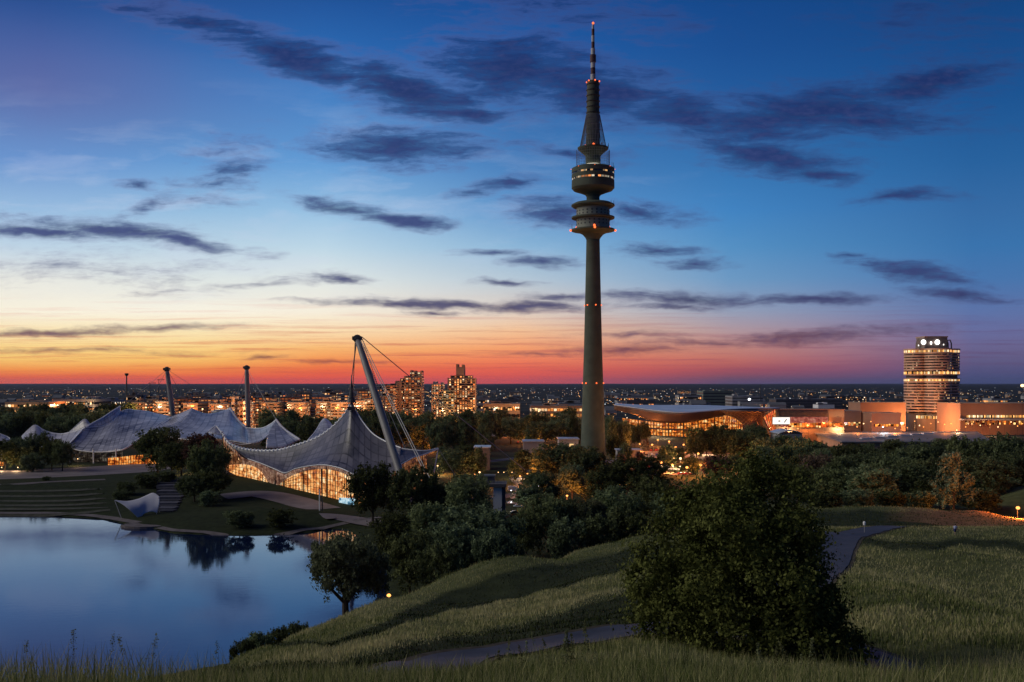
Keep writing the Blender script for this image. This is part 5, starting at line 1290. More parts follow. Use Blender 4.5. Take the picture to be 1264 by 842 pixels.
# long low halls
HALLS = [
    (6, 60, 496.5, 1500, 60, 3, 'tan_wall', 'strip_row', 'long lamplit tan hall at the far left behind the wood'), (66, 116, 493, 1620, 70, 3, 'grey_wall', 'win_sparse', 'grey hall with a flat roof right of the lamplit tan hall'), (112, 140, 494, 1700, 50, 3, 'grey_wall', 'win_sparse', 'small grey hall left of the brown block with the chimney'),
    (156, 167, 488, 1500, 30, 5, 'brown_wall', 'win_sparse', 'square brown block beneath the thin chimney'), (167, 177, 491, 1520, 30, 3, 'grey_wall', 'win_sparse', 'low grey block beside the square brown block'),
    (590, 604, 491, 1700, 50, 3, 'grey_wall', 'win_sparse', 'grey hall right beside the tower with twin chimneys'), (597, 642, 498.5, 1500, 60, 2, 'tan_wall', 'win_sparse', 'tan factory hall left of the TV tower beyond the wood'), (612, 640, 493, 1800, 60, 2, 'dark_wall', 'win_sparse', 'dark hall behind the tan factory hall'),
    (655, 722, 501, 1560, 60, 2, 'brown_wall', 'strip_row', 'long brown hall left of the TV tower shaft'), (690, 722, 498, 1700, 50, 2, 'grey_wall', 'strip_row', 'lit grey hall close to the TV tower shaft'), (596, 612, 511, 1240, 20, 2, 'dark_wall', 'strip_row', 'low dark building with a row of lit windows behind the wood'),
    (868, 906, 483, 2300, 80, 5, 'green_wall', 'win_none', 'big windowless greenish hall far beyond the curved roof'), (904, 942, 489, 2100, 70, 4, 'grey_wall', 'win_none', 'grey hall beside the greenish hall, by the bright floodlight'), (858, 872, 495, 2000, 40, 2, 'tan_wall', 'win_sparse', 'small pale hall before the greenish hall'),
    (762, 800, 489, 2300, 60, 2, 'grey_wall', 'win_dense', 'low lit building row right of the TV tower'), (838, 866, 488, 2200, 50, 3, 'grey_wall', 'win_sparse', 'grey block left of the greenish hall'), (958, 1040, 493, 2200, 60, 3, 'dark_wall', 'win_none', 'long dark hall far beyond the lit screen'), (1020, 1070, 489, 2600, 60, 4, 'dark_wall', 'win_sparse', 'dark distant block left of the four-cylinder tower'),
    (1010, 1030, 499.5, 1700, 30, 1, 'white_paint', 'win_none', 'small white shed on the flat roofs beyond the lit screen'), (1224, 1246, 492, 2100, 40, 2, 'grey_wall', 'strip_row', 'grey roof-top block right of the four-cylinder tower')]
M['win_none'] = plain('win_none', (0.05, 0.05, 0.055), 0.3, 0.5, 1, 0.2)
M['strip_row'] = window_mat('strip_row', (5.0, 9.0, 4.0), 0.72, 1.0, ((255, 150, 70), (255, 190, 120), (255, 230, 190)))
for a, b_, yt, Y, dp, n, wl, wm, lb in HALLS: block('factory_hall', lb, 'hall', a, b_, yt, Y, dp, n, wm, wl, units=4, roof='roofing')

# town in the plain: small buildings, each its own
q = np.random.default_rng(31); TOWN = []
for i in range(190):
    Y = 1500 * (4.2 ** q.random()); px = -20 + 1310 * q.random()
    if 1090 < px < 1200 and Y < 1800: continue
    if px < 160 and Y < 2200: continue
    TOWN.append((px, Y))
TOWN.sort()
for i, (px, Y) in enumerate(TOWN):
    w = (18 + 46 * q.random() ** 2); h = 8 + 12 * q.random() ** 2; dp = 12 + 16 * q.random(); x = (px - CX) / F * Y; z0 = g1(x, Y) - .3
    wl = ['grey_wall', 'brown_wall', 'dark_wall', 'tan_wall'][int(q.random() * 4)]
    r = thing('town_building', f'small distant {dict(grey_wall="grey", brown_wall="brown", dark_wall="dark", tan_wall="tan")[wl]} building in the plain, {nth(i + 1)} from the left', 'building', (x, Y, z0), 'distant buildings in the plain')
    mb = MB(); mb.box(x - w / 2, x + w / 2, Y, Y + dp, z0, z0 + h); build('wall', mb, M[wl], r)
    mb = MB()
    if w < 34:
        k = len(mb.v); mb.v += [(x - w / 2 - .5, Y - .5, z0 + h), (x + w / 2 + .5, Y - .5, z0 + h), (x + w / 2 + .5, Y + dp + .5, z0 + h), (x - w / 2 - .5, Y + dp + .5, z0 + h), (x - w / 2 - .5, Y + dp / 2, z0 + h + dp * .3), (x + w / 2 + .5, Y + dp / 2, z0 + h + dp * .3)]
        mb.f += [(0, 1, 5, 4), (2, 3, 4, 5), (0, 4, 3), (1, 2, 5), (3, 2, 1, 0)]
    else: mb.box(x - w / 2 - .4, x + w / 2 + .4, Y - .4, Y + dp + .4, z0 + h, z0 + h + .7)
    build('roof', mb, M['roofing'], r)
    for s in range(1, max(2, int(h / 4))):
        mb = MB(); mb.box(x - w / 2 + .8, x + w / 2 - .8, Y - .15, Y + .4, z0 + s * 4 - 2.2, z0 + s * 4 - .5); build('window_band', mb, M['win_sparse'] if i % 3 else M['win_dense'], r)

# four-cylinder office tower
def cylinder_tower():
    Y = 1180.0; m = Y / F; X0 = (1150 - CX) / F * Y; Z = lambda py: CZ - (py - HY) * m
    r = thing('cylinder_office_tower', 'office tower of four joined cylinders with lit floors and two bright roof emblems', 'office tower', (X0, Y, 0))
    R_ = 15.6 * m; off = 17.6 * m
    cs = [(X0, Y - off), (X0 - off, Y), (X0 + off, Y), (X0, Y + off)]
    def rings(name, prof, mat):
        mb = MB()
        for c in cs: mb.lathe([(R_ + d, Z(py)) for d, py in prof], c[0], c[1], 40)
        return build(name, mb, M[mat], r)
    rings('core_drum', [(-2.4, 534), (-2.4, 432)], 'dark_wall')
    mb = MB(); mb.box(X0 - 9, X0 + 9, Y - 9, Y + 9, 0, Z(429)); build('core', mb, M['dark_wall'], r)
    def floors(ya, yb, n):
        s = (yb - ya) / n
        for k in range(n):
            y = ya + s * k
            rings('parapet_band', [(-2.0, y + s * .56), (0.3, y + s * .56), (0.3, y), (-2.0, y)], 'bmw_clad')
            rings('window_band', [(-0.2, y + s), (-0.2, y + s * .56)], 'win_office')
    floors(435.5, 459, 7); floors(470.5, 509.5, 11)
    rings('light_band', [(0.1, 435.5), (0.1, 432.8)], 'strip_warm'); rings('light_band', [(0.1, 462), (0.1, 459)], 'strip_warm'); rings('light_band', [(0.1, 470.5), (0.1, 468.3)], 'strip_warm')
    rings('roof_rim', [(-4, 432.8), (0.7, 432.8), (0.7, 430.8), (-4, 430.8)], 'bmw_clad'); rings('rim_band', [(-2, 463.4), (0.5, 463.4), (0.5, 462), (-2, 462)], 'bmw_clad'); rings('rim_band', [(-2, 468.3), (.5, 468.3), (.5, 467), (-2, 467)], 'bmw_clad')
    mb = MB(); mb.lathe([(27 * m, Z(516)), (27 * m, Z(512.5))], X0 + 2, Y - 4, 40); build('foyer_window', mb, M['strip_warm'], r)
    mb = MB(); mb.lathe([(26 * m, Z(533)), (26 * m, Z(516))], X0 + 2, Y - 4, 40); build('foyer_wall', mb, M['brown_wall'], r)
    mb = MB(); mb.prism([(X0 - 14 * m + .0, Y - 12), (X0 + 14 * m, Y - 12), (X0 + 18 * m, Y), (X0 + 14 * m, Y + 12), (X0 - 14 * m, Y + 12), (X0 - 18 * m, Y)], Z(431), Z(417)); build('roof_house', mb, M['roof_steel'], r)
    mb = MB(); mb.box(X0 - 14.5 * m, X0 + 14.5 * m, Y - 13, Y + 13, Z(417), Z(415.6)); build('roof_house_rim', mb, M['bmw_clad'], r)
    for s in (-1, 1):
        for dx_ in (16.5, 20.5):
            mb = MB(); mb.tube([(X0 + s * dx_ * m * .82, Y - 6, Z(420.5)), (X0 + s * dx_ * m * .97, Y - 6, Z(420)), (X0 + s * (dx_ + 1) * m, Y - 6, Z(424)), (X0 + s * (dx_ + 1.2) * m, Y - 6, Z(431.5))], .75, 6); build('roof_arm', mb, M['roof_steel'], r)
    for px in (1140, 1157):
        c = ((px - CX) / F * (Y - 14), Y - 13.4, Z(423)); f = build_disc(c, 3.1); o = build('roundel', f, M['roundel_white'], r)
        mb = MB(); ring_pts = [(c[0] + 3.3 * math.cos(6.283 * k / 24), c[1] - .3, c[2] + 3.3 * math.sin(6.283 * k / 24)) for k in range(25)]; mb.tube(ring_pts, .4, 5); build('ring', mb, M['dark_metal'], o)
    for px, py, rr in ((1149.5, 424, 1.2), (1134, 427, .5), (1165, 426, .5)):
        mb = MB(); mb.ball(((px - CX) / F * (Y - 14), Y - 13.6, Z(py)), rr, 8, 1, 1, 1.6); build('floodlight', mb, M['roundel_white'], r)
def build_disc(c, rad):
    mb = MB(); mb.tube([(c[0], c[1], c[2]), (c[0], c[1] - .5, c[2])], rad, 28); return mb
M['bmw_clad'] = plain('bmw_clad', (0.50, 0.33, 0.25), 0.45, 0.5, 0.3, 0.12, 0.2)
M['roof_steel'] = plain('roof_steel', (0.22, 0.17, 0.15), 0.5, 0.5, 0.6, 0.3)
M['roundel_white'] = glow('roundel_white', (1.0, 0.93, 0.86), 3)
cylinder_tower()

# curved exhibition hall with its twisted double cone
def exhibition_hall():
    r = thing('exhibition_hall', 'exhibition hall with curved blue-grey roof, twisted glass cone and golden glass front', 'exhibition hall', tuple(P(880, 538, 960)))
    top = [(758, 500, 1010), (780, 503, 985), (805, 506.5, 955), (840, 509.5, 935), (870, 508, 935), (900, 505.5, 940), (930, 504.4, 950), (962, 504.2, 960)]
    back = [(760, 498.2, 1160), (785, 499.8, 1150), (810, 500.4, 1140), (840, 500.4, 1135), (870, 500.6, 1135), (900, 501.6, 1130), (930, 502.8, 1110), (962, 503.8, 1090)]
    C = np.array([[P(*q) for q in back], [P(a, (b_ + d) / 2 + .9, (c + e) / 2) for (a, b_, c), (_, d, e) in zip(top, back)], [P(*q) for q in top]])
    A = cr_interp(np.array([cr_interp(c_, 50) for c_ in C]), 14); mb = MB(); mb.grid(A); o = build('roof', mb, M['metal_roof'], r, True); so = o.modifiers.new('t', 'SOLIDIFY'); so.thickness = 1.0; so.offset = 0
    Tt = [P(*q) + np.array((0, -.4, -.2)) for q in top]; Bb = [P(a, y, Y + 4) for a, y, Y in [(758, 506, 1010), (780, 511, 985), (805, 520, 955), (840, 522.5, 935), (870, 518, 935), (900, 512, 940), (930, 512, 950), (962, 511, 960)]]
    wall_between('fascia', Tt, Bb, r, M['bronze'], 50, 5)
    T = [P(*q) for q in [(768, 516, 990), (795, 519.5, 965), (820, 522, 948), (845, 521, 944), (870, 517, 944), (900, 513.5, 946)]]; B_ = [P(*q) for q in [(768, 534, 990), (795, 536, 965), (820, 538, 948), (845, 539, 944), (870, 540, 944), (900, 541, 946)]]
    A = wall_between('glass_front', T, B_, r, M['gold_glass'], 60, 5); mullions(A, r, 34, 4, .3, .5)
    wall_between('canopy', [P(790, 527, 940), P(830, 529.5, 930), P(862, 529.5, 930)], [P(790, 528.6, 934), P(830, 531.2, 922), P(862, 531.2, 924)], r, M['bronze'], 20, 3)
    # double cone
    m = 935 / F; cx = (921 - CX) / F * 935; Zc = lambda py: CZ - (py - HY) * m
    prof = [(29, 540), (25, 534), (20.5, 527), (18.5, 521), (21, 515), (27, 509.5), (32, 506.5)]
    mb = MB(); mb.lathe([(h * m, Zc(py)) for h, py in prof], cx, 935, 56); build('double_cone', mb, M['bronze'], r, True)
    for s in (1, -1):
        for k in range(26):
            a0 = 6.283 * k / 26; mb = MB(); pts = []
            for i in range(13):
                f = i / 12 * (len(prof) - 1); j = min(int(f), len(prof) - 2); g = f - j; hw = (prof[j][0] * (1 - g) + prof[j + 1][0] * g) * m + .15; py = prof[j][1] * (1 - g) + prof[j + 1][1] * g; a = a0 + s * i / 12 * 1.6
                pts.append((cx + hw * math.cos(a), 935 + hw * math.sin(a), Zc(py)))
            mb.tube(pts, .2, 4); build('lattice_rib', mb, M['bronze_light'], r)
    # glowing opening left of the cone
    T = [P(893, 513, 930), P(899, 513.5, 920), P(908, 517, 912), P(917, 524, 908)]; B_ = [P(893, 536, 930), P(899, 536, 920), P(908, 535, 912), P(917, 533, 908)]
    A = wall_between('glass_front', T, B_, r, M['gold_glass'], 20, 4); mullions(A, r, 10, 5, .22, .4)
    T = [P(942, 516, 922), P(950, 508, 935), P(957, 505.5, 950)]; B_ = [P(950, 532, 922), P(953, 532, 935), P(958, 530, 950)]
    A = wall_between('glass_front', T, B_, r, M['red_glow'], 16, 4); mullions(A, r, 6, 4, .25, .4)
    x0, x1, y0, y1, z0, z1 = bx(956, 1042, 506, 958, 50); z0 = 0
    mb = MB(); mb.box(x0, x1, y0, y1, z0, z1); build('wing_wall', mb, M['tan_wall'], r)
    q = bx(962, 1022, 507.5, 957.2, 1, 514.5); mb = MB(); mb.box(*q); g_ = build('grille', mb, M['dark_metal'], r)
    for k in range(40):
        a = q[0] + (q[1] - q[0]) * (k + .5) / 40; mb = MB(); mb.box(a - .14, a + .14, q[2] - .35, q[2] + .2, q[4], q[5]); build('louvre', mb, M['roof_steel'], g_)
    mb = MB(); mb.box(x0 - 1, x1 + 1, y0 - .8, y0 + 6, z1, z1 + .7); build('roof_edge', mb, M['pink_wall'], r)
    q = bx(964, 1022, 514.8, 956.8, 1.5, 527); mb = MB(); mb.box(*q); build('lit_front', mb, M['pink_glow'], r)
    q = bx(972, 1040, 522, 955.5, 1.2, 527.5); mb = MB(); mb.box(*q); build('shop_window', mb, M['win_gold'], r)
    q = bx(954, 975, 515.2, 930, 1.2, 523.6); s = thing('screen_sign', 'white glowing screen with dark car-like marks on the exhibition hall front', 'screen', (q[0], q[2], q[4]))
    mb = MB(); mb.box(*q); build('screen', mb, M['screen_white'], s); mb = MB(); mb.box(q[0] - .4, q[1] + .4, q[2] + .6, q[3] + .5, q[4] - .4, q[5] + .4); build('frame', mb, M['dark_metal'], s)
    mb = MB(); mb.tube([P(968, 521.5, 929.7), P(969.5, 519.5, 929.7), P(971, 517.5, 929.7)], .45, 5); build('mark', mb, M['dark_metal'], s)
    mb = MB(); mb.ball(P(962, 519.8, 929.7), .8, 8, 1.5, .3, .7); build('mark', mb, M['dark_metal'], s)
    mb = MB(); mb.tube([(q[0] + 3, q[2] + 1, 0), (q[0] + 3, q[2] + 1, q[4])], .3, 6); mb.tube([(q[1] - 3, q[2] + 1, 0), (q[1] - 3, q[2] + 1, q[4])], .3, 6); build('post', mb, M['dark_metal'], s)
M['bronze'] = plain('bronze', (0.11, 0.07, 0.052), 0.5, 0.5, 0.05, 0.25, 0.4)
M['bronze_light'] = plain('bronze_light', (0.30, 0.2, 0.14), 0.4, 0.5, 0.5, 0.2, 0.4)
M['red_glow'] = lit_glass('red_glow', 1.0, ((120, 24, 6), (220, 70, 24), (255, 120, 50), (255, 200, 120)))
M['pink_glow'] = lit_glass('pink_glow', 0.5, ((120, 50, 50), (190, 90, 80), (230, 130, 110), (255, 190, 160)))
M['screen_white'] = glow('screen_white', (1.0, 0.93, 0.84), 1.25)
exhibition_hall()
WALLS = [('plain tan wall block between the grille wing and the tower', 1042, 1063, 508, 1010, 40, 'tan_wall'), ('taller pinkish block behind the lit orange block', 1062, 1118, 497.5, 1130, 40, 'pink_wall'), ('orange-lit windowless block in front of the pinkish block', 1076, 1112, 510.5, 985, 30, 'pink_wall'),
         ('long brown museum block right of the four-cylinder tower', 1185.5, 1300, 498.5, 1080, 60, 'pink_wall')]
for lb, a, b_, yt, Y, dp, wl in WALLS:
    x0, x1, y0, y1, z0, z1 = bx(a, b_, yt, Y, dp); r = thing('flat_block', lb, 'building', ((x0 + x1) / 2, y0, z0))
    mb = MB(); mb.box(x0, x1, y0, y1, z0, z1); build('wall', mb, M[wl], r); mb = MB(); mb.box(x0 - .5, x1 + .5, y0 - .4, y1 + .4, z1, z1 + .7); build('parapet', mb, M['tan_wall'], r)
    if a > 1180:
        q = bx(1193, 1298, 512.6, Y - .8, 1.2, 515.4); mb = MB(); mb.box(*q); build('window_band', mb, M['strip_row2'] if 'strip_row2' in M else M['strip_warm'], r)
        q = bx(1190, 1298, 517.4, Y - 12, 12, 519); mb = MB(); mb.box(*q); build('canopy', mb, M['grey_wall'], r)
        for k in range(16):
            px = 1192 + k * 6.6; q = bx(px, px + 3.4, 519.6, Y - .6, 1, 524); mb = MB(); mb.box(*q); build('shop_window', mb, M['win_gold'], r)
    elif a > 1070:
        q = bx(a + 3, b_ - 3, 523.5, Y - .7, 1, 526.5); mb = MB(); mb.box(*q); build('shop_window', mb, M['win_gold'], r)
    else:
        q = bx(a + 1, b_ - 1, 521.5, Y - .7, 1, 525.5); mb = MB(); mb.box(*q); build('shop_window', mb, M['win_gold'], r)
# low flat roof of the rink hall in front
x0, x1, y0, y1 = (1006 - CX) / F * 900, (1206 - CX) / F * 900, 815, 985
r = thing('rink_hall', 'wide low hall with flat blue-grey roof behind the right wood', 'hall', ((x0 + x1) / 2, y0, 0))
mb = MB(); mb.prism([((1040 - CX) / F * y0, y0), ((1222 - CX) / F * y0, y0), ((1205 - CX) / F * y1, y1), ((1004 - CX) / F * y1, y1)], 0, 7.2); build('wall', mb, M['tan_wall'], r)
mb = MB(); mb.prism([((1038 - CX) / F * y0, y0 - 2), ((1225 - CX) / F * y0, y0 - 2), ((1207 - CX) / F * y1, y1 + 2), ((1001 - CX) / F * y1, y1 + 2)], 7.2, 8.2); build('roof', mb, M['roofing'], r)
for k in range(7): mb = MB(); cx_, cy_ = (1040 + 24 * k - CX) / F * 900, 850 + 17 * k; mb.box(cx_, cx_ + 9, cy_, cy_ + 6, 8.2, 9.2); build('roof_light', mb, M['metal_roof'], r)
x = bx(962, 990, 535.5, 760, 26)
r = thing('pavilion', 'small pavilion with curved pale roof among trees below the lit screen', 'pavilion', (x[0], x[2], 0)); mb = MB(); mb.box(x[0], x[1], x[2], x[3], 0, x[5]); build('wall', mb, M['grey_wall'], r)
mb = MB(); A = np.array([[(x[0] - 1 + (x[1] - x[0] + 2) * u, x[2] - 1 + (x[3] - x[2] + 2) * v, x[5] + .3 + 2.4 * math.sin(math.pi * u)) for u in np.linspace(0, 1, 16)] for v in (0, .5, 1)]); mb.grid(A); o = build('roof', mb, M['metal_roof'], r, True); so = o.modifiers.new('t', 'SOLIDIFY'); so.thickness = .5
for lb, a, b_, yt, Y, dp in (('low blue-roofed pavilion in front of the lamplit parking, left of the tower', 646, 671, 545.5, 800, 26), ('white-walled low pavilion with lit door at the tower foot', 690, 714, 542.5, 800, 24), ('dark concrete block in the wood behind the viewing platform', 586, 604, 553, 640, 20), ('low white-roofed kiosk in the parking right of the tower', 762, 790, 556, 640, 10)):
    x = bx(a, b_, yt, Y, dp); r = thing('pavilion', lb, 'pavilion', (x[0], x[2], x[4])); mb = MB(); mb.box(*x); build('wall', mb, M['dark_wall' if a == 586 else 'grey_wall'], r); mb = MB(); mb.box(x[0] - .8, x[1] + .8, x[2] - .8, x[3] + .8, x[5], x[5] + .6); build('roof', mb, M['metal_roof'], r)
    if a == 690: q = bx(703, 708, 548, Y - .4, .6, 552.5); mb = MB(); mb.box(*q); build('door', mb, M['lamp_room'], r)

# viewing platform on its concrete pier
c = P(610, 612, 418); zt = CZ - (596.5 - HY) / F * 418
r = thing('viewing_platform', 'dark railed platform on a pale concrete pier above the trees', 'platform', (c[0], c[1], 0))
x0, x1 = (586 - CX) / F * 418, (625.5 - CX) / F * 418
mb = MB(); mb.box(x0, x1, 414, 426, zt - 1.3, zt); build('deck', mb, M['dark_wall'], r)
mb = MB(); mb.box((609 - CX) / F * 418, (619.5 - CX) / F * 418, 415.5, 424, -1, zt - 1.3); build('pier', mb, M['white_paint'], r)
mb = MB(); mb.box((619.5 - CX) / F * 418 + .003, (624 - CX) / F * 418, 416.2, 424, -1, zt - 1.31); build('pier', mb, M['dark_wall'], r)
for k in range(24):
    a = x0 + (x1 - x0) * k / 23; mb = MB(); mb.tube([(a, 414.2, zt), (a, 414.2, zt + 1.3)], .06, 4); build('railing_post', mb, M['grey_wall'], r)
for dz_ in (.7, 1.3): mb = MB(); mb.tube([(x0, 414.2, zt + dz_), (x1, 414.2, zt + dz_)], .06, 4); build('handrail', mb, M['grey_wall'], r)
mb = MB(); mb.box((598 - CX) / F * 422, (611 - CX) / F * 422, 419, 424, zt, zt + 2.6); b0 = build('cabin', mb, M['dark_wall'], r); mb = MB(); mb.box((597.5 - CX) / F * 422, (611.5 - CX) / F * 422, 418.6, 424.4, zt + 2.6, zt + 3.2); build('cabin_roof', mb, M['roofing'], r)

# chimneys, cranes, far masts
def pole(name, label, cat, px, ytop, Y, rad, head=None, arm=None):
    x = (px - CX) / F * Y; z0 = g1(x, Y); z1 = CZ - (ytop - HY) / F * Y
    r = thing(name, label, cat, (x, Y, z0)); mb = MB(); mb.tube([(x, Y, z0), (x, Y, z0 + (z1 - z0) * .6), (x, Y, z1)], [rad, rad * .85, rad * .7], 8); build('pole', mb, M['dark_metal'], r)
    if head: mb = MB(); mb.lathe([(rad * .7, z1 - 3), (rad * head, z1 - 1), (rad * head, z1 + 1.4)], x, Y, 12); build('head', mb, M['dark_metal'], r)
    if arm: mb = MB(); mb.tube([(x - arm * .3, Y, z1 - 2), (x + arm, Y, z1 - 2)], rad * .7, 4); build('jib', mb, M['dark_metal'], r); mb = MB(); mb.tube([(x, Y, z1 + 3), (x + arm, Y, z1 - 1.6)], rad * .25, 4); build('jib_stay', mb, M['dark_metal'], r)
pole('chimney', 'thin dark chimney with a flared top above the brown block at left', 'chimney', 156.3, 462, 1505, 1.3, 2.2)
pole('construction_crane', 'tiny crane on the horizon right of the thin chimney', 'crane', 185, 472, 2600, .9, None, 16)
pole('construction_crane', 'tiny crane with short jib beside the left arena mast', 'crane', 196, 468, 2500, .9, None, 14)
for px, yt, Y, lb in ((641.5, 489, 1600, 'slim floodlight mast over the tan factory hall'), (938.5, 474.5, 2100, 'slim mast beside the far floodlight'), (970, 477, 2600, 'slim mast far beyond the lit screen'), (978, 479, 2650, 'short mast far beyond the lit screen'), (1076, 483, 1900, 'twin-less grey chimney left of the four-cylinder tower'), (97, 483, 1900, 'slim lit mast in the plain at far left')): pole('mast', lb.replace('twin-less ', ''), 'mast', px, yt, Y, .9)
# tall pole pair in front of the swimming hall
c0 = P(396, 640, 425); r = thing('flag_pole', 'tall dark double pole by the water in front of the glowing glass hall', 'pole', (c0[0], c0[1], g1(c0[0], c0[1])))
for dx_, yt, mt in ((-.5, 604, 'white_paint'), (.7, 579, 'dark_metal')):
    z0 = g1(c0[0], c0[1]); mb = MB(); mb.tube([(c0[0] + dx_, c0[1], z0 - .3), (c0[0] + dx_ - (.5 if dx_ > 0 else 0), c0[1], CZ - (yt - HY) / F * 425)], .3, 6); build('pole', mb, M[mt], r)

# ------------------------------------------------------------------ lamps
M['lamp_pole'] = plain('lamp_pole', (0.02, 0.02, 0.022), 0.6, 0.2, 1, 0.1)
def lamp(px, py, zl, label, kind='orange', power=0, rad=.45, Y=None, group=None):
    Y = Y or (CZ - zl) * F / (py - HY)
    x, _, z = P(px, py, Y); z0 = g1(x, Y); r = thing('street_lamp', label, 'street lamp', (x, Y, z0), group)
    mb = MB(); mb.tube([(x, Y + .25, z0 - .1), (x, Y + .25, (z0 + z) / 2), (x, Y + .25, z + .2), (x, Y, z + .35)], [.10, .08, .06, .05], 6); build('pole', mb, M['lamp_pole'], r)
    mb = MB(); mb.ball((x, Y, z), rad, 8, 1, 1, .8); build('lamp_head', mb, M['lamp_' + kind], r)
    if power:
        ld = bpy.data.lights.new('lamp_light', 'POINT'); ld.energy = power; ld.color = {'orange': (1, .27, .05), 'warm': (1, .62, .3), 'white': (.9, .95, 1)}[kind]; ld.shadow_soft_size = .6
        lo = bpy.data.objects.new('lamp_light', ld); col.objects.link(lo); lo.parent = r; lo.location = (0, -2.6 if power > 30000 else -1.6, z - z0 + (.5 if power > 30000 else -.3))
    return r
lamp(1256.5, 627, 0, 'orange street lamp on the far right slope lighting the bank', 'orange', 32000, .5, 252)
lamp(1262, 476, 0, 'bright lamp on a tall mast at the right edge just below the horizon', 'warm', 0, 1.6, 900)
lamp(925, 493, 0, 'bright white floodlight in front of the far grey hall', 'white', 0, 2.6, 2050)
lamp(480, 735, 0, 'orange lamp glowing behind the ridge at the lake shore', 'orange', 900, .4, 190)
ORANGE = [(515, 537), (530, 549), (554, 535), (474, 537), (500, 541), (630, 533), (646, 536), (666, 533), (674, 534), (702, 533.5), (652, 541), (664, 543), (684, 541), (770, 534), (783, 537), (797, 541), (812, 543), (826, 545), (838, 538), (805, 549), (844, 549), (856, 538), (868, 541), (790, 548), (818, 556), (836, 560), (848, 557), (776, 552), (860, 553),
          (762, 583), (816, 571), (840, 566), (848, 577), (865, 574), (872, 579), (887, 547), (901, 568), (915, 561), (932, 569), (951, 571), (940, 563), (943, 541), (830, 574), (888, 575), (858, 567), (764, 530), (790, 529), (806, 532), (820, 534), (852, 532), (778, 541), (790, 543), (834, 552), (870, 552), (822, 560), (832, 566), (850, 570), (862, 560), (876, 567), (642, 588), (651, 585), (646, 578), (592, 583), (586, 586), (540, 575), (548, 573), (700, 612)]
ORANGE.sort()
for i, (px, py) in enumerate(ORANGE):
    dy_ = py - HY
    pw = 13000 if py > 556 else 24000
    lamp(px, py, 6.0 if py < 600 else 4, f'orange park lamp, {nth(i + 1)} from the left among those around the tower foot', 'orange' if i % 4 else 'warm', pw if i % 3 != 1 or py > 560 else 0, .8 if px > 750 else .5, None, 'orange lamps around the tower foot')
TOWNL = [(1030, 525), (1048, 522), (1075, 520.5), (1112, 523), (1129, 520), (1149, 523), (1166, 524), (1181, 531), (1090, 527), (1200, 523), (1222, 524), (1240, 523), (1256, 526), (1012, 527), (985, 529), (1228, 553), (1244, 556), (1256, 553), (1250, 561), (1098, 524), (1140, 527)]
TOWNL += [(1018, 522), (1035, 528), (1058, 527), (1066, 523), (1084, 524), (1105, 529), (1120, 528), (1135, 525), (1158, 521), (1174, 523), (1192, 527), (1210, 525), (1232, 527), (1248, 521), (1262, 523), (998, 525), (972, 531)]
TOWNL.sort()
for i, (px, py) in enumerate(TOWNL):
    lamp(px, py, 0, f'lamp in the street below the four-cylinder tower, {nth(i + 1)} from the left', 'white' if px in (1090,) else 'orange' if i % 3 else 'warm', (60000 if 1114 < px < 1160 else 15000 if px > 1025 and py < 530 else 9000) * (i % 2 == 0), .6, (1048 if px > 1190 else 1105 if 1114 < px < 1160 else 955) if py < 535 else 700, 'lamps below the four-cylinder tower')
VL = [(180, 503, 1080), (214, 505, 1060), (250, 505, 1050), (276, 507, 1030), (318, 506, 1060), (340, 507, 1070), (372, 506, 1090), (400, 506, 1100), (424, 505, 1110), (450, 504, 1130), (476, 503, 1150), (500, 509, 1380), (540, 509, 1360), (575, 509, 1390), (610, 506, 1430), (636, 506, 1420), (665, 508, 1450), (700, 507, 1450), (30, 501, 1440), (90, 501, 1540), (124, 499, 1600)]
for i, (px, py, Y) in enumerate(VL):
    lamp(px, py, 0, f'street lamp at the foot of the far flats and halls, {nth(i + 1)} along', 'orange' if i % 2 else 'warm', 60000, .8, Y, 'street lamps before the far flats')
for i, (px, py) in enumerate([(2, 577), (8, 582), (22, 577), (96, 566.5), (222, 572), (238, 578)]):
    lamp(px, py, 6.5, f'warm lamp on the plaza before the tent roofs, {nth(i + 1)} from the left', 'warm', 2600, .3, 600 if px < 60 else 640 if px < 100 else 560, 'plaza lamps')
for i, (px, py, Y) in enumerate([(631, 605.5, 445), (650, 605, 452), (649, 614, 440), (631, 620, 432), (656, 606, 470), (665, 600, 480), (677, 606, 470), (632, 583, 520), (622, 583, 522), (615, 583, 524)]):
    lamp(px, py, 0, f'small white roadside lamp beside the viewing platform, {nth(i + 1)} in the list of ten'.replace(', ', ', the ').split(' in the list')[0] + ' found along the road', 'white' if i < 7 else 'warm', 260, .22, Y, 'white lamps by the viewing platform')
# unlit path lamp on the meadow
c = P(1067, 655, 158); z0 = g1(c[0], c[1]); r = thing('path_lamp', 'small unlit pale lamp post beside the upper meadow road', 'street lamp', (c[0], c[1], z0))
zt = CZ - (645 - HY) / F * 158
mb = MB(); mb.tube([(c[0], c[1], z0 - .1), (c[0], c[1], zt - .4)], .05, 6); build('pole', mb, M['grey_wall'], r); mb = MB(); mb.lathe([(.08, zt - .5), (.2, zt - .4), (.24, zt), (.10, zt + .18)], c[0], c[1], 12); build('lamp_head', mb, M['white_paint'], r)
c = P(1019.5, 675, 140); z0 = g1(c[0], c[1])

M['far_orange'] = glow('far_orange', (1.0, 0.5, 0.18), 2.6); M['far_warm'] = glow('far_warm', (1.0, 0.78, 0.5), 2.6); M['far_white'] = glow('far_white', (.85, .93, 1.0), 2.4)
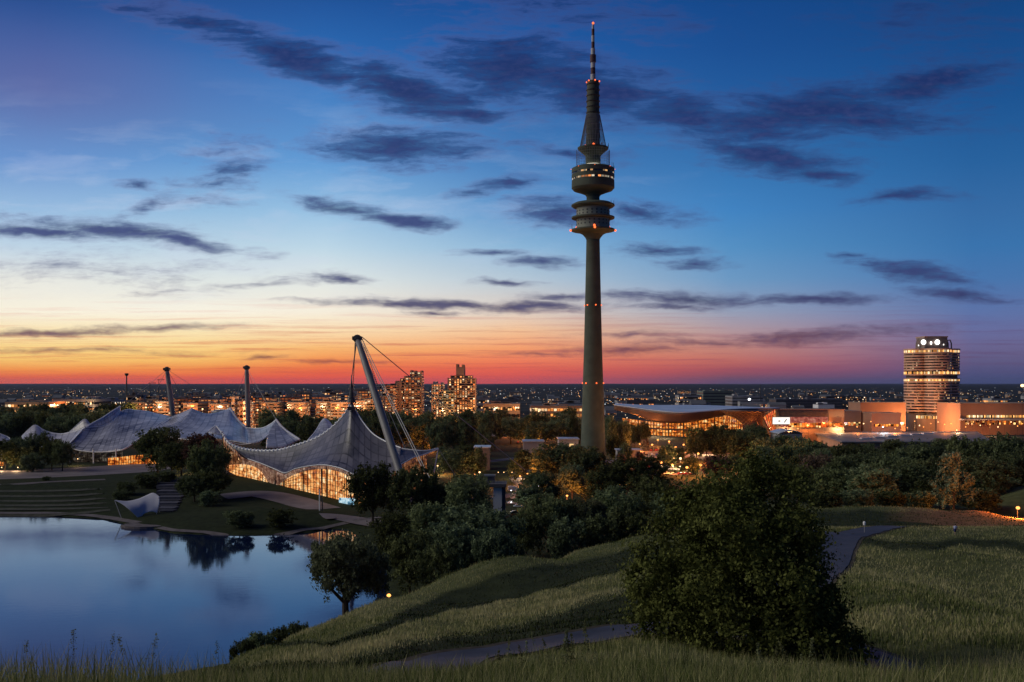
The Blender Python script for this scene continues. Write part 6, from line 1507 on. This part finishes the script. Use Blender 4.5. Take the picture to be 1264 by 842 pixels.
# scattered lights of the plain, too many to count
q = np.random.default_rng(5); V_, Fc = [], {}
def lights(name, n, mat, y0, y1, size, band):
    mb_v, mb_f = [], []
    for i in range(n):
        Y = y0 * (y1 / y0) ** (q.random() ** 0.8); px = -60 + 1390 * q.random()
        dens = 0.5 + 0.5 * math.sin(px * 0.021 + 2.0 * math.sin(Y * 0.0011) + band) * math.sin(Y * 0.0023 + px * 0.013)
        if q.random() > dens + 0.12: continue
        if 1090 < px < 1205 and Y < 1250: continue
        x = (px - CX) / F * Y; z = 4 + 9 * q.random() ** 2; s = size * (Y / 2500) ** 0.55 * (0.6 + 0.9 * q.random() ** 3)
        k = len(mb_v); mb_v += [(x - s, Y, z), (x + s, Y, z), (x, Y - s, z), (x, Y + s, z), (x, Y, z - s), (x, Y, z + s)]
        mb_f += [(k + a, k + b_, k + c_) for a, b_, c_ in ((0, 2, 5), (2, 1, 5), (1, 3, 5), (3, 0, 5), (2, 0, 4), (1, 2, 4), (3, 1, 4), (0, 3, 4))]
    z = G(np.array([p[0] for p in mb_v]), np.array([p[1] for p in mb_v])); v = np.array(mb_v); v[:, 2] += z
    tag(mesh_np(name, v, [np.array(mb_f)], M[mat]), kind='stuff')
lights('city_lights', 1500, 'far_orange', 1250, 7000, .75, 0); lights('city_lights', 1100, 'far_warm', 1300, 9000, .7, 1.3); lights('city_lights', 500, 'far_white', 1800, 11000, .75, 2.9)

# ------------------------------------------------------------------ vehicles
def vehicle_proto(name, label, cat, L_, W_, H_, paint, van=False):
    r = thing(name, label, cat)
    mb = MB()
    prof = [(-L_ / 2, .35), (-L_ / 2, .8), (-L_ * .44, .98), (L_ * .28, .98), (L_ * .46, .80), (L_ / 2, .62), (L_ / 2, .35)] if not van else [(-L_ / 2, .4), (-L_ / 2, H_ - .1), (-L_ * .47, H_), (L_ * .28, H_), (L_ * .38, H_ * .62), (L_ / 2, H_ * .5), (L_ / 2, .4)]
    def extr(pf, w, wt=None):
        k = len(mb.v); n = len(pf)
        mb.v += [(x, -w, z) for x, z in pf] + [(x, w, z) for x, z in pf]
        mb.f.append(tuple(k + i for i in range(n - 1, -1, -1))); mb.f.append(tuple(k + n + i for i in range(n)))
        for i in range(n): mb.f.append((k + i, k + (i + 1) % n, k + n + (i + 1) % n, k + n + i))
    extr(prof, W_ / 2); 
    if not van: extr([(-L_ * .34, .985), (-L_ * .26, H_ - .04), (L_ * .06, H_), (L_ * .22, .985)], W_ * .42)
    build('body', mb, paint, r)
    mb = MB()
    if van: mb.quad((L_ * .285, -W_ * .44, H_ - .12), (L_ * .285, W_ * .44, H_ - .12), (L_ * .39, W_ * .46, H_ * .62), (L_ * .39, -W_ * .46, H_ * .62))
    else: extr([(-L_ * .32, 1.0), (-L_ * .25, H_ - .12), (L_ * .05, H_ - .1), (L_ * .2, 1.0)], W_ * .43)
    build('window', mb, M['win_none'], r)
    for sx in (-1, 1):
        for sy in (-1, 1):
            mb = MB(); c = (sx * L_ * .31, sy * W_ * .42, .33); mb.tube([(c[0], c[1] - .1 * sy, c[2]), (c[0], c[1] + .12 * sy, c[2])], .33, 12); build('wheel', mb, M['tyre'], r)
    for sy in (-1, 1):
        mb = MB(); mb.box(L_ / 2 - .03, L_ / 2 + .03, sy * W_ * .34 - .15, sy * W_ * .34 + .15, .6, .76); build('headlight', mb, M['win_none'], r)
    return r
M['tyre'] = plain('tyre', (0.02, 0.02, 0.02), 0.9, 0.1, 3, 0.2)
PAINT = {k: plain('car_' + k, c, 0.28, 0.6, 1, 0.05) for k, c in dict(white=(.7, .7, .72), silver=(.38, .39, .42), black=(.03, .03, .035), red=(.30, .03, .025), blue=(.04, .08, .22)).items()}
PRO = {k: vehicle_proto('parked_car', 'car', 'car', 4.4, 1.8, 1.46, m) for k, m in PAINT.items()}
PRO['van'] = vehicle_proto('parked_van', 'van', 'van', 5.8, 2.1, 2.6, PAINT['white'], True)
USED = {}
def park(kind, px, py, rot, label, group):
    x, y = gpt(px, py, 0.2); r = PRO[kind]
    if USED.get(kind): r = copy_tree(r)
    USED[kind] = True
    r.location = (x, y, g1(x, y) + .10); r.rotation_euler = (0, 0, rot); r['label'] = label; r['group'] = group
q = np.random.default_rng(88); CARS = []
for row, (py, x0, x1, n) in enumerate([(556, 768, 838, 13), (562, 766, 842, 13), (569, 772, 836, 9), (577, 800, 862, 9), (586, 812, 850, 5), (540, 626, 706, 13), (546, 632, 646, 3), (551, 846, 876, 6)]):
    for i in range(n):
        px = x0 + (x1 - x0) * i / max(1, n - 1) + q.normal(0, .7)
        if q.random() < .12: continue
        CARS.append((px, py + q.normal(0, .4), list(PAINT)[int(q.random() ** .8 * 5)], math.pi / 2 + q.normal(0, .05) if row not in (4, 7) else q.normal(0, .1), row))
ROWN = ['in the rearmost row right of the tower', 'in the second row right of the tower', 'in the third row right of the tower', 'in the front row right of the tower', 'on the road before the lamplit parking', 'in the parking left of the tower', 'beside the pavilion left of the tower', 'along the street by the exhibition hall']
for row in range(8):
    R_ = sorted([c for c in CARS if c[4] == row])
    for i, c in enumerate(R_): park(c[2], c[0], c[1], c[3], f'{c[2]} parked car, {nth(i + 1)} from the left {ROWN[row]}', 'parked cars')
for i, (k, px, py, rot, lb) in enumerate([('van', 634, 606, .1, 'white van on the road right behind the viewing platform'), ('van', 644, 609.5, .1, 'white van furthest right on the road by the viewing platform'), ('van', 638, 616, .15, 'white van nearest in the line beside the platform pier'), ('white', 632, 622, .2, 'white car at the bend beside the platform pier'), ('silver', 640, 626, .2, 'silver car right of the platform pier'),
        ('black', 636, 634, .1, 'black car lowest in the gap right of the platform pier'), ('silver', 648, 619, .1, 'silver car half hidden by the grove right of the pier')]): park(k, px, py, rot, lb, 'vehicles by the viewing platform')
for k, r in list(PRO.items()):
    if not USED.get(k):
        for ch in list(r.children): bpy.data.objects.remove(ch)
        bpy.data.objects.remove(r)

# ------------------------------------------------------------------ weeds in front, a person, a dog on the lit bank
M['weed'] = leaf_mat('weed', (0.07, 0.09, 0.03), (0.26, 0.26, 0.11), 0.35)
def weed(px, ptop, Y, label, leafy=1.0):
    x = (px - CX) / F * Y; z0 = g1(x, Y); h = max(.3, CZ - (ptop - HY) / F * Y - z0)
    r = thing('tall_weed', label, 'weed', (x, Y, z0), 'tall weeds along the near edge of the meadow')
    lx, ly = q.normal(0, .12), q.normal(0, .08); s = h / .8
    mb = MB(); pt = lambda t: (x + lx * h * t * t, Y + ly * h * t, z0 - .03 + h * t)
    mb.tube([pt(t) for t in (0, .3, .6, .85, 1)], [.0028 * s + .001, .0025 * s + .001, .002 * s, .0015 * s, .001], 5); build('stem', mb, M['weed'], r)
    n = max(80, int(90 * leafy)); t_ = .35 + .65 * q.random(n); a = q.random(n) * 6.283; rr = (.02 + .055 * q.random(n)) * s * (1.15 - t_) * 1.6
    c = np.stack([x + lx * h * t_**2 + rr * np.cos(a), Y + ly * h * t_ + rr * np.sin(a), z0 + h * t_ + .02 * q.normal(0, 1, n)], -1)
    v, f = leaf_quads(c - np.array((x, Y, z0)), np.full(n, (.018 if leafy > .4 else .010) * s), np.stack((np.cos(a), np.sin(a), np.full(n, .5)), -1)); mesh_np('leaf_spray', v, [f], M['weed'], r)
    n = 34; t_ = .82 + .2 * q.random(n); c = np.stack([lx * h * t_**2 + q.normal(0, .012 * s, n), ly * h * t_ + q.normal(0, .012 * s, n), h * t_], -1)
    v, f = leaf_quads(c, np.full(n, .010 * s), q.normal(0, 1, (n, 3))); mesh_np('seed_head', v, [f], M['weed'], r)
WEEDS = [(32, 790, 9, .2), (88, 780, 9, .2), (136, 782, 8.8, .2), (160, 786, 9, .2), (183, 784, 9.2, .2), (262, 796, 9, .2),
         (627, 786, 24, 1), (645, 796, 23, .8), (650, 790, 24, .9), (663, 780, 24, .4), (681, 788, 22, .6), (696, 777, 22, 1.6), (705, 790, 22, 1), (723, 768, 26, 1), (708, 783, 24, .8), (734, 800, 22, .8), (615, 802, 22, .6), (598, 806, 22, .5),
         (940, 796, 16, 1.6), (958, 800, 16, 1.4), (975, 792, 17, 1.8), (990, 806, 16, 1.4), (1002, 790, 18, 1.2), (925, 806, 16, 1.2), (870, 812, 16, .8), (846, 806, 17, .8)]
WEEDS.sort()
GRP = lambda px: 'in front of the lake' if px < 400 else 'in front of the hill path' if px < 800 else 'before the big dark tree'
cnt = {}
for px, yt, Y, lf in WEEDS:
    g_ = GRP(px); cnt[g_] = cnt.get(g_, 0) + 1
    weed(px, yt, Y, f'{"thin pale" if lf < .7 else "leafy"} tall weed {g_}, {nth(cnt[g_])} weed from the left', lf)

def figure(px, py, Y):
    x = (px - CX) / F * Y; z0 = g1(x, Y)
    r = thing('person', 'person in pale blue top and dark blue shorts walking away through the right meadow', 'person', (x, Y, z0))
    def skin(name, V, E, rad, mat, root=0, par=None):
        me = bpy.data.meshes.new(name); me.from_pydata(V, E, []); o = bpy.data.objects.new(name, me); col.objects.link(o); o.parent = par or r
        o.modifiers.new('skin', 'SKIN').use_smooth_shade = True
        for i, rr in enumerate(rad): me.skin_vertices[0].data[i].radius = (rr, rr)
        me.skin_vertices[0].data[root].use_root = True
        ss = o.modifiers.new('sub', 'SUBSURF'); ss.levels = 1; ss.render_levels = 1
        me.materials.append(mat); return o
    V = [(0, 0, .93), (0, .01, 1.12), (0, .01, 1.32), (0, 0, 1.45), (0, .0, 1.53), (0, .015, 1.63), (0, .01, 1.72)]; rad = [.135, .12, .145, .07, .055, .085, .07]
    E = [(0, 1), (1, 2), (2, 3), (3, 4), (4, 5), (5, 6)]
    for s in (-1, 1):
        k = len(V); st = .16 * s
        V += [(s * .09, 0, .86), (s * .10, st + .03, .48), (s * .10, st * 1.3 - .04, .09), (s * .105, st * 1.3 + .10, .05)]; rad += [.095, .06, .045, .04]; E += [(0, k), (k, k + 1), (k + 1, k + 2), (k + 2, k + 3)]
        k = len(V); V += [(s * .19, 0, 1.41), (s * .25, -st * .4 - .02, 1.14), (s * .26, -st * .9 + .05, .90), (s * .26, -st * 1.0 + .06, .83)]; rad += [.06, .045, .033, .036]; E += [(2, k), (k, k + 1), (k + 1, k + 2), (k + 2, k + 3)]
        for fnum in range(5):
            kk = len(V); fx = s * .26 + (fnum - 2) * .018; L_ = (.05, .075, .082, .076, .06)[fnum]
            V += [(fx, -st + .065 + (.03 if fnum == 0 else 0), .80), (fx, -st + .075 + (.04 if fnum == 0 else 0), .80 - L_ * .6), (fx, -st + .065, .80 - L_)]; rad += [.010, .009, .008]; E += [(k + 3, kk), (kk, kk + 1), (kk + 1, kk + 2)]
    skin('body', V, E, rad, M['skin'])
    mb = MB(); mb.lathe([(.175, 1.0), (.165, 1.12), (.19, 1.32), (.175, 1.42), (.085, 1.47)], 0, 0, 16); mb.v = [(a * 1.12 + x, b_ * .82 + Y, c + z0) for a, b_, c in mb.v]; build('shirt', mb, M['shirt'], r, True)
    for s in (-1, 1): mb = MB(); mb.tube([(x + s * .185, Y, z0 + 1.42), (x + s * .235, Y - s * .05, z0 + 1.2)], [.078, .068], 10); build('sleeve', mb, M['shirt'], r, True)
    for s in (-1, 1): mb = MB(); mb.tube([(x + s * .08, Y, z0 + 1.02), (x + s * .09, Y, z0 + .86), (x + s * .10, Y + s * .12, z0 + .52)], [.135, .125, .095], 12); build('shorts_leg', mb, M['shorts'], r, True)
    mb = MB(); mb.ball((x, Y + .0, z0 + 1.69), .105, 12, 1, 1.05, 1); build('hair', mb, M['hair'], r, True)
    for s in (-1, 1): mb = MB(); mb.ball((x + s * .032, Y + .098, z0 + 1.645), .012, 6); build('eye', mb, M['hair'], r)
    mb = MB(); mb.tube([(x, Y + .10, z0 + 1.64), (x, Y + .118, z0 + 1.61)], [.008, .015], 6); build('nose', mb, M['skin'], r)
M['skin'] = plain('skin', (0.42, 0.27, 0.20), 0.6, 0.3, 3, 0.05); M['shirt'] = plain('shirt', (0.52, 0.56, 0.78), 0.9, 0.1, 3, 0.1); M['shorts'] = plain('shorts', (0.05, 0.06, 0.2), 0.9, 0.1, 3, 0.1); M['hair'] = plain('hair', (0.025, 0.02, 0.018), 0.7, 0.3, 6, 0.2)
figure(1179, 679, 155)

mh, t, out = new_mat('haze')
pv = t.add('ShaderNodeVolumePrincipled'); pv.inputs['Color'].default_value = (0.5, 0.6, 0.95, 1); pv.inputs['Density'].default_value = 0.8e-5; pv.inputs['Anisotropy'].default_value = 0.2
t.l.new(pv.outputs[0], out.inputs['Volume'])
mb = MB(); mb.box(-80000, 80000, -40, 65000, -9, 320)
tag(build('haze', mb, mh), kind='stuff')
scene.cycles.volume_bounces = 0
